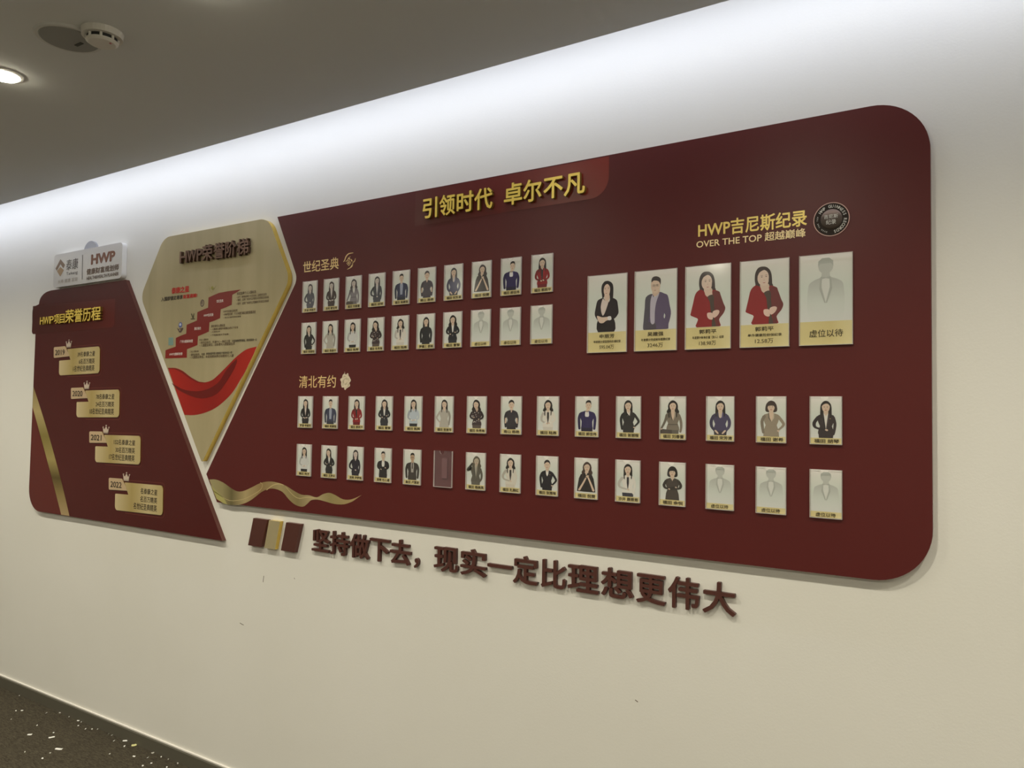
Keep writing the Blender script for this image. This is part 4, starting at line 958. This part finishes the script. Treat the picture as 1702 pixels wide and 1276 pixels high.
LOOK = {  # looks used only in the topmost row: glare painted in as paler, greyer colours
 'grey_dress': (dict(hair='long', pose='waist', jacket=(88,88,96), open=0, hair_c=(84,78,80), skin=(206,196,188)), 'long-haired woman in a grey top and skirt'),
 'brown_clasp': (dict(hair='long', pose='clasp', jacket=(74,64,62), shirt=(208,202,198), hair_c=(76,64,62), skin=(206,196,188)), 'long-haired woman in a dark jacket over a white shirt, hands clasped'),
 'black_clasp': (dict(hair='long', pose='clasp', jacket=BK, shirt=(216,206,196)), 'long-haired woman in a black jacket and pale shirt, hands clasped'),
 'lean_pale': (dict(hair='wavy', pose='lean', jacket=(138,132,136), pants=(118,112,114), vlow=.45, hair_c=(84,76,78), skin=(206,196,188)), 'woman in a grey suit leaning on a box, faded print'),
 'lean': (dict(hair='wavy', pose='lean', jacket=(128,118,104), pants=(104,98,90), vlow=.42, shirt=SKIN), 'woman in a grey-brown suit leaning on a dark box'),
 'half_turn_pale': (dict(hair='long', pose='waist', jacket=(76,78,84), shirt=(208,206,204), hair_c=(80,74,76), vlow=.2, skin=(206,196,188)), 'long-haired woman in a dark jacket and long white blouse'),
 'half_turn': (dict(hair='long', pose='waist', jacket=(58,48,50), shirt=(222,218,210), vlow=.2, badge=1), 'long-haired woman in a black jacket over a white blouse'),
 'man_navy': (dict(hair='man', pose='side', jacket=(62,66,88), shirt=(160,166,184), vlow=.22, pants=(52,54,66)), 'short-haired man in a navy jacket over a pale blue shirt'),
 'short_shirt': (dict(hair='up', pose='side', jacket=(50,46,52), open=0, short=1, pants=(44,40,46), bow=1, bow_c=(90,84,92)), 'person with hair pinned up in a dark short-sleeved shirt'),
 'short_shirt_pale': (dict(hair='up', pose='side', jacket=(86,80,86), open=0, short=1, pants=(80,74,80), hair_c=(90,84,84)), 'person with hair pinned up in a short-sleeved shirt with painted-in glare'),
 'navy_low': (dict(hair='long', pose='low', jacket=(72,66,96), pants=(60,56,66), shirt=(206,190,176), vlow=.52), 'long-haired woman in a violet-navy jacket, hands held low'),
 'navy_low_pale': (dict(hair='long', pose='low', jacket=(84,84,108), pants=(76,76,84), shirt=(206,196,188), vlow=.5, hair_c=(84,80,84)), 'long-haired woman in a slate blue jacket, hands held low'),
 'chin_pale': (dict(hair='wavy', pose='chin', jacket=(74,68,68), open=0, hair_c=(84,76,76), hx=.02), 'woman in a dark top resting her chin on both hands, faded print'),
 'chin': (dict(hair='wavy', pose='chin', jacket=(40,34,34), open=0, hair_c=(70,52,46), hx=.02), 'woman in a black top resting her chin on both hands'),
 'tuxedo': (dict(hair='man', pose='side', jacket=(46,36,84), shirt=(222,220,220), vlow=.5, bow=1, pants=(36,30,56), hx=.04), 'man in a deep violet-blue suit with bow tie'),
 'red': (dict(hair='long', pose='clasp', jacket=RD, shirt=(60,44,46), inner=(56,44,46), pants=(110,26,34), hair_c=(58,48,48)), 'woman in a bright red jacket with clasped hands'),
 'hip': (dict(hair='long', pose='hip', jacket=(48,46,46), shirt=(222,214,206), vlow=.58, hx=-.01, tied=1), 'woman in a black shirt with one hand on her hip'),
 'beige': (dict(hair='long', pose='hip', flip=1, jacket=(178,172,162), pants=(172,166,156), open=0, dress=1), 'long-haired woman in a pale beige dress with one hand on her hip'),
 'blouse': (dict(hair='long', pose='clasp', jacket=(206,206,204), pants=(44,42,44), open=0), 'long-haired woman in a white blouse and black skirt'),
 'blue_blouse': (dict(hair='long', pose='clasp', jacket=(186,196,206), pants=(48,48,52), open=0), 'long-haired woman in a light blue blouse and black skirt'),
 'floral': (dict(hair='wavy', pose='cross', flip=1, jacket=(64,50,52), pants=(92,80,72), spots=1, open=0, hx=.02), 'wavy-haired woman in a black and white patterned blouse'),
 'white_jacket': (dict(hair='wavy', pose='clasp', jacket=(220,214,204), inner=(50,44,44), pants=(208,202,192), open=0), 'wavy-haired woman in a white jacket over a black top'),
 'turtleneck': (dict(hair='long', pose='side', jacket=(46,46,48), open=0, neck=0), 'slim long-haired woman in a plain black turtleneck'),
 'crossed': (dict(hair='wavy', pose='cross', jacket=(42,42,48), shirt=(224,222,216), vlow=.2, pants=(50,50,56)), 'wavy-haired woman in a black jacket with crossed arms'),
 'satin': (dict(hair='bob', pose='hip', jacket=(150,138,120), pants=(156,144,124), vlow=.45, shirt=SKIN, dress=1, hair_c=(66,52,46)), 'woman with bobbed hair in a shiny grey-beige dress'),
 'turned': (dict(hair='long', pose='cross', flip=1, jacket=(42,40,42), shirt=(224,222,216), vlow=.4, hx=.03), 'long-haired woman turned aside in a black suit, arms folded'),
 'black_dress': (dict(hair='long', pose='waist', jacket=(40,34,46), open=0, skin=(210,194,184)), 'long-haired woman in a plain black dress, one hand at her waist'),
 'short_cross': (dict(hair='man', pose='cross', jacket=(38,34,36), shirt=(226,224,218), vlow=.45), 'short-haired person in a black suit with arms crossed'),
 'man_tie': (dict(hair='man', pose='side', jacket=(62,56,52), shirt=(170,164,158), tie=1, glasses=1, vlow=.3, skin=(190,160,134)), 'man with glasses in a dark suit and tie'),
 'leather': (dict(hair='wavy', pose='head', jacket=(94,90,80), pants=(102,98,88), shirt=(168,164,150), hair_c=(96,88,74), vlow=.25, skin=(186,172,152), hx=.02), 'woman in a grey-olive jacket with a hand raised to her hair'),
 'white_blazer': (dict(hair='wavy', pose='waist', jacket=(212,206,194), pants=(206,198,186), inner=(56,50,48), open=0), 'wavy-haired woman in a cream blazer over a black top'),
 'black_hip': (dict(hair='up', pose='hip', jacket=(34,30,36), shirt=(232,228,222), vlow=.48, badge=1), 'woman with pinned-up hair in a black suit, hand on hip'),
 'white_coat': (dict(hair='long', pose='waist', jacket=(222,218,210), pants=(58,56,68), inner=(60,56,60), open=0), 'long-haired woman in a white coat and dark trousers'),
 'bob_dark': (dict(hair='bob', pose='cross', jacket=(74,66,60), pants=(82,74,68), open=0, dress=1, bow=1, bow_c=(196,188,176)), 'woman with a short bob in a dark grey-brown dress, arm across'),
 'big_black': (dict(hair='long', pose='clasp', jacket=(38,28,34), shirt=(222,204,190), badge=1, hair_c=(34,26,28)), 'smiling long-haired woman in a black suit with clasped hands'),
 'big_man': (dict(hair='man', pose='side', jacket=(98,84,110), shirt=(176,170,188), vlow=.14, glasses=1, pants=(84,76,88), hair_c=(70,62,62)), 'man with glasses in a purple-grey jacket over a checked shirt'),
 'big_red': (dict(hair='long', pose='clasp', hairlen=.60, jacket=(140,40,44), inner=(86,72,68), shirt=SKIN, vlow=.52, pants=(128,38,44), hair_c=(72,62,60)), 'woman in a red jacket with clasped hands'),
}
SMALL = dict(w=0.03713*DIST, h=0.05899*DIST, strip=0.135)
BIGC = dict(w=0.06197*DIST, h=0.11282*DIST, strip=0.262)
for d_ in (SMALL, BIGC):
    wd, h = d_['w'], d_['h']; big_ = d_ is BIGC
    d_['holder'] = holder_mesh(wd, h, 0.011 if not big_ else 0.0)if not big_ else None
    if big_:
        bm = bmesh.new(); prism(bm, [(0,0),(wd,0),(wd,h),(0,h)], -0.0025, -0.0002, mb=0); prism(bm, [(0,0),(wd,0),(wd,h),(0,h)], -TH, -TH+0.0018, mb=0)
        t_ = 0.0014
        box(bm, 0, t_, -TH+0.002, -0.0025, 0, h, 1); box(bm, wd-t_, wd, -TH+0.002, -0.0025, 0, h, 1); box(bm, t_, wd-t_, -TH+0.002, -0.0025, 0, t_, 1)
        d_['holder'] = bm_mesh(bm)
    d_['holder'].materials.append(CLEAR); d_['holder'].materials.append(EDGE)
    e = 0.0018; zs = d_['strip'] * h
    d_['bg'] = print_mesh(e, wd - e, zs, h - 0.0006, -0.0030); d_['bg'].materials.append(BG)
    d_['st'] = print_mesh(e, wd - e, e, zs, -0.0030); d_['st'].materials.append(STRIP)
    d_['meshes'] = {}
def put(name, me, root, label=None):
    o = bpy.data.objects.new(name, me); COL.objects.link(o); o.parent = root
    if label: o['label'] = label
    return o
cap_cache = {}
def card(kind, i, x, z, look, cap, label, group):
    d_ = BIGC if kind == 'E' else SMALL; wd, h = d_['w'], d_['h']; zs = d_['strip'] * h
    k = (DIST - TH) / DIST
    x, z = x*DIST*k, CAM_H + z*DIST*k - h
    r = thing('portrait_card', (x, 0.0, z), label, 'portrait card', group)
    put('acrylic_holder', d_['holder'], r)
    if look is None:
        hm = d_['holder'].copy(); hm.materials[0] = HAZY; r.children[0].data = hm
        bm = bmesh.new(); box(bm, wd*0.42, wd*0.72, -0.0035, -0.0026, h*0.24, h*0.80)
        o = put('foam_tape', bm_mesh(bm), r); o.data.materials.append(mat('foam_tape_grey', srgb(112, 74, 76), 0.6))
        return
    put('photo_print', d_['bg'], r); put('name_strip', d_['st'], r)
    s = (h - zs) * (0.86 if kind == 'E' else 0.90)
    if look not in d_['meshes']:
        if look == 'vacant': me, ms = vacant((h - zs)*0.97, wd*0.5, zs, -0.0031, 1.25 if kind == 'E' else 1.4)
        elif look in TRACE: me, ms = traced(look, wd, h, -0.0031)
        else:
            spec = LOOK[look][0]; me, ms = figure(spec, s, wd*(0.5 + spec.get('ox', 0.0)), zs, -0.0031, wide=({'big_red': 1.32}.get(look, 1.12) if kind == 'E' else 1.30))
        for m in ms: me.materials.append(m)
        d_['meshes'][look] = me
    put('figure_print', d_['meshes'][look], r)
    key = (kind == 'E', cap)
    if key not in cap_cache:
        y = -0.0034
        if kind == 'E' and isinstance(cap, tuple):
            n_, l2_, v_ = cap
            bm = text_rect(n_, wd*.31, wd*.69, zs*.70, zs*.90, y, 0.02)
            text_rect(l2_, wd*.16, wd*.85, zs*.47, zs*.60, y, 0.012, into=bm); text_rect(v_, wd*.31, wd*.68, zs*.17, zs*.37, y, 0.006, into=bm)
        elif kind == 'E': bm = text_rect(cap, wd*.19, wd*.82, zs*.34, zs*.66, y, 0.01)
        elif look == 'vacant': bm = text_rect(cap, wd*.18, wd*.80, zs*.22, zs*.84, y, 0.012)
        else:
            n_ = len(cap); wdt = min(0.80, 0.155*n_); bm = text_rect(cap, wd*(.52-wdt/2), wd*(.52+wdt/2), zs*.22, zs*.84, y, 0.028)
        me = bm_mesh(bm); me.materials.append(INKG); cap_cache[key] = me
    put('caption', cap_cache[key], r)

V = ('vacant', '虚位以待')
ROWS = {
 'C': (-1.12093, 0.05636, 0.24706, 'topmost card row', [('grey_dress','罗湖 申丽芳'),('brown_clasp','龙岗 黎宝琴'),('lean_pale','福田 刘春蕾'),('half_turn_pale','福田 胡琴'),('man_navy','福田 吴建强'),('short_shirt_pale','南山 杨艳'),('navy_low_pale','福田 宋芳清'),('chin_pale','福田 倪雯'),('tuxedo','福田 郝佳伟'),('red','福田 郭莉平')]),
 'D': (-1.12093, 0.05636, 0.16870, 'second card row from the top', [('hip','福田 张丽程'),('beige','福田 张丽华'),('blouse','福田 陈辉'),('floral','福田 朱秀梅'),('white_jacket','福田 陆燕'),('turtleneck','梦福三 邵娟'),('crossed','福田 曹黎'),V,V,V]),
 'A': (-1.12475, 0.0656, 0.03014, 'row under the flower emblem', [('black_clasp','罗湖 申丽芳'),('man_navy','福田 吴建强'),('red','福田 郭莉平'),('crossed','福田 曹黎'),('blue_blouse','福田 陈辉'),('beige','福田 张丽华'),('floral','福田 朱秀梅'),('short_shirt','南山 杨艳'),('white_jacket','福田 陆燕'),('tuxedo','福田 郝佳伟'),('hip','福田 张丽程'),('lean','福田 刘春蕾'),('navy_low','福田 宋芳清'),('satin','福田 谢希'),('half_turn','福田 胡琴')]),
 'B': (-1.12475, 0.0656, -0.05962, 'lowest card row', [('blouse','福田 何芝'),('turned','福田 王梦兵'),('black_dress','龙岗 尹梦希'),('short_cross','深南 杜心愿'),('man_tie','盐田 卢慧新'),(None,None),('leather','福田 杨美英'),('white_blazer','福田 孔丽红'),('black_hip','福田 张雅琳'),('chin','福田 倪雯'),('white_coat','沙井 唐丽悠'),('bob_dark','福田 余悦'),V,V,V]),
 'E': (-0.51632, 0.07433, 0.20629, 'row of large cards', [('big_black',('申丽芳','年度累计保监签约价值纪录','595.04万')),('big_man',('吴建强','年度累计完成续年期费纪录','3246万')),('big_red',('郭莉平','年度累计新单价值（放人）纪录','138.98万')),('big_red',('郭莉平','单件健康险标保纪录','12.58万')),V]),
}
for kind, (x0, pit, z, rowname, cards) in ROWS.items():
    for i, (look, cap) in enumerate(cards):
        if look == 'vacant':
            lb = 'card with a faint faceless suit silhouette, %s in the %s' % (ORD[i], rowname)
        elif look is None:
            lb = 'empty clear acrylic holder without a photo, %s in the %s' % (ORD[i], rowname)
        else:
            lb = '%s, %s in the %s' % (LOOK[look][1], ORD[i], rowname)
            if len(lb.split()) > 16: lb = lb.replace(' in the row under the flower emblem', ' under the flower emblem').replace(' in the topmost card row', ' in topmost row').replace(' in the lowest card row', ' in lowest row').replace('print', '').replace(' a ', ' ').replace('over ', 'and ').replace('short-haired ', '').replace(' in the second card row from the top', ' in second card row').replace('long-haired ', '')
        if len(lb.split()) > 16: print('LONG', lb)
        card(kind, i, x0 + pit*i, z, look, cap, lb, rowname)

# ================================================================== scraps of paper on the carpet
SCR = [mat('paper_white', (0.82, 0.80, 0.74), 0.6), mat('paper_yellow', (0.72, 0.68, 0.30), 0.5), mat('paper_grey', (0.5, 0.48, 0.42), 0.7)]
r = random.Random(11)
def scrap(px, py, ln, wdt, rot, mi_, lb, grp):
    x, y = atz(px, py, 0.0)
    if y > WALL_Y - 0.016: y = WALL_Y - 0.018
    bm = bmesh.new(); n = 5; A, B_ = [], []
    for k in range(n):
        t = k/(n-1) - 0.5; cz = 0.003 + 0.012*ln*8*(t*t) + r.uniform(0, 0.0015)
        ww = wdt*(1 - 1.4*t*t)*r.uniform(0.75, 1.15)
        ux, uy = math.cos(rot), math.sin(rot)
        A.append(bm.verts.new((x + ux*t*ln - uy*ww/2, y + uy*t*ln + ux*ww/2, cz + 0.002)))
        B_.append(bm.verts.new((x + ux*t*ln + uy*ww/2, y + uy*t*ln - ux*ww/2, cz)))
    for k in range(n-1): bm.faces.new((A[k], A[k+1], B_[k+1], B_[k]))
    # give it thickness
    g = bmesh.ops.extrude_face_region(bm, geom=list(bm.faces))
    bmesh.ops.translate(bm, verts=[v for v in g['geom'] if isinstance(v, bmesh.types.BMVert)], vec=(0, 0, -0.0015))
    bmesh.ops.recalc_face_normals(bm, faces=bm.faces)
    zmin = min(v.co.z for v in bm.verts)
    for v in bm.verts: v.co.z -= zmin
    tag(link('paper_scrap', bm_mesh(bm), [SCR[mi_]], None, (x, y, 0)), lb, 'litter', grp)
q3 = lambda x, y: (x/7.25, 1100 + y/7.25)
q4 = lambda x, y: (x/4.255, 1076 + y/4.255)
scrap(*q3(708,1053), 0.034, 0.012, 0.50, 0, 'longest curled white paper scrap lying on the open carpet', None)
scrap(*q3(622,912), 0.026, 0.009, 0.95, 0, 'bent white paper scrap on the carpet behind the longest scrap', None)
scrap(*q3(358,878), 0.020, 0.011, 0.8, 0, 'small white scrap far out on the carpet, closest to the picture edge among bright ones', None)
scrap(*q4(948,693), 0.022, 0.016, 0.9, 1, 'yellowish plastic scrap on the carpet near the skirting', None)
scrap(*q4(903,655), 0.022, 0.010, 0.6, 0, 'white paper scrap right behind the yellowish scrap by the skirting', None)
for px, py in [q3(192,590), q3(265,588), q3(135,692), q3(268,398), q3(447,767), q3(645,855), q3(557,618), q3(757,605), q3(875,650), q3(970,702), q3(1015,715), q3(943,770), q3(1030,810), q3(1108,812),
               q3(1210,800), q3(1350,855), q3(1392,870), q3(1374,953), q3(1322,1110), q3(300,1088), q3(605,1100), q3(512,1165), q4(775,755), q4(880,700), q4(1045,780), q4(1140,775), q4(1010,838), q4(1070,820), q4(1295,805), q4(1220,780), q4(1180,848), q4(1080,748), q4(948,772)]:
    scrap(px, py, r.uniform(0.006, 0.013), r.uniform(0.004, 0.007), r.uniform(-1.2, 1.2), r.choice((0, 0, 2)), 'tiny pale paper crumb scattered on the dark carpet along the skirting', 'tiny pale crumbs on the carpet')
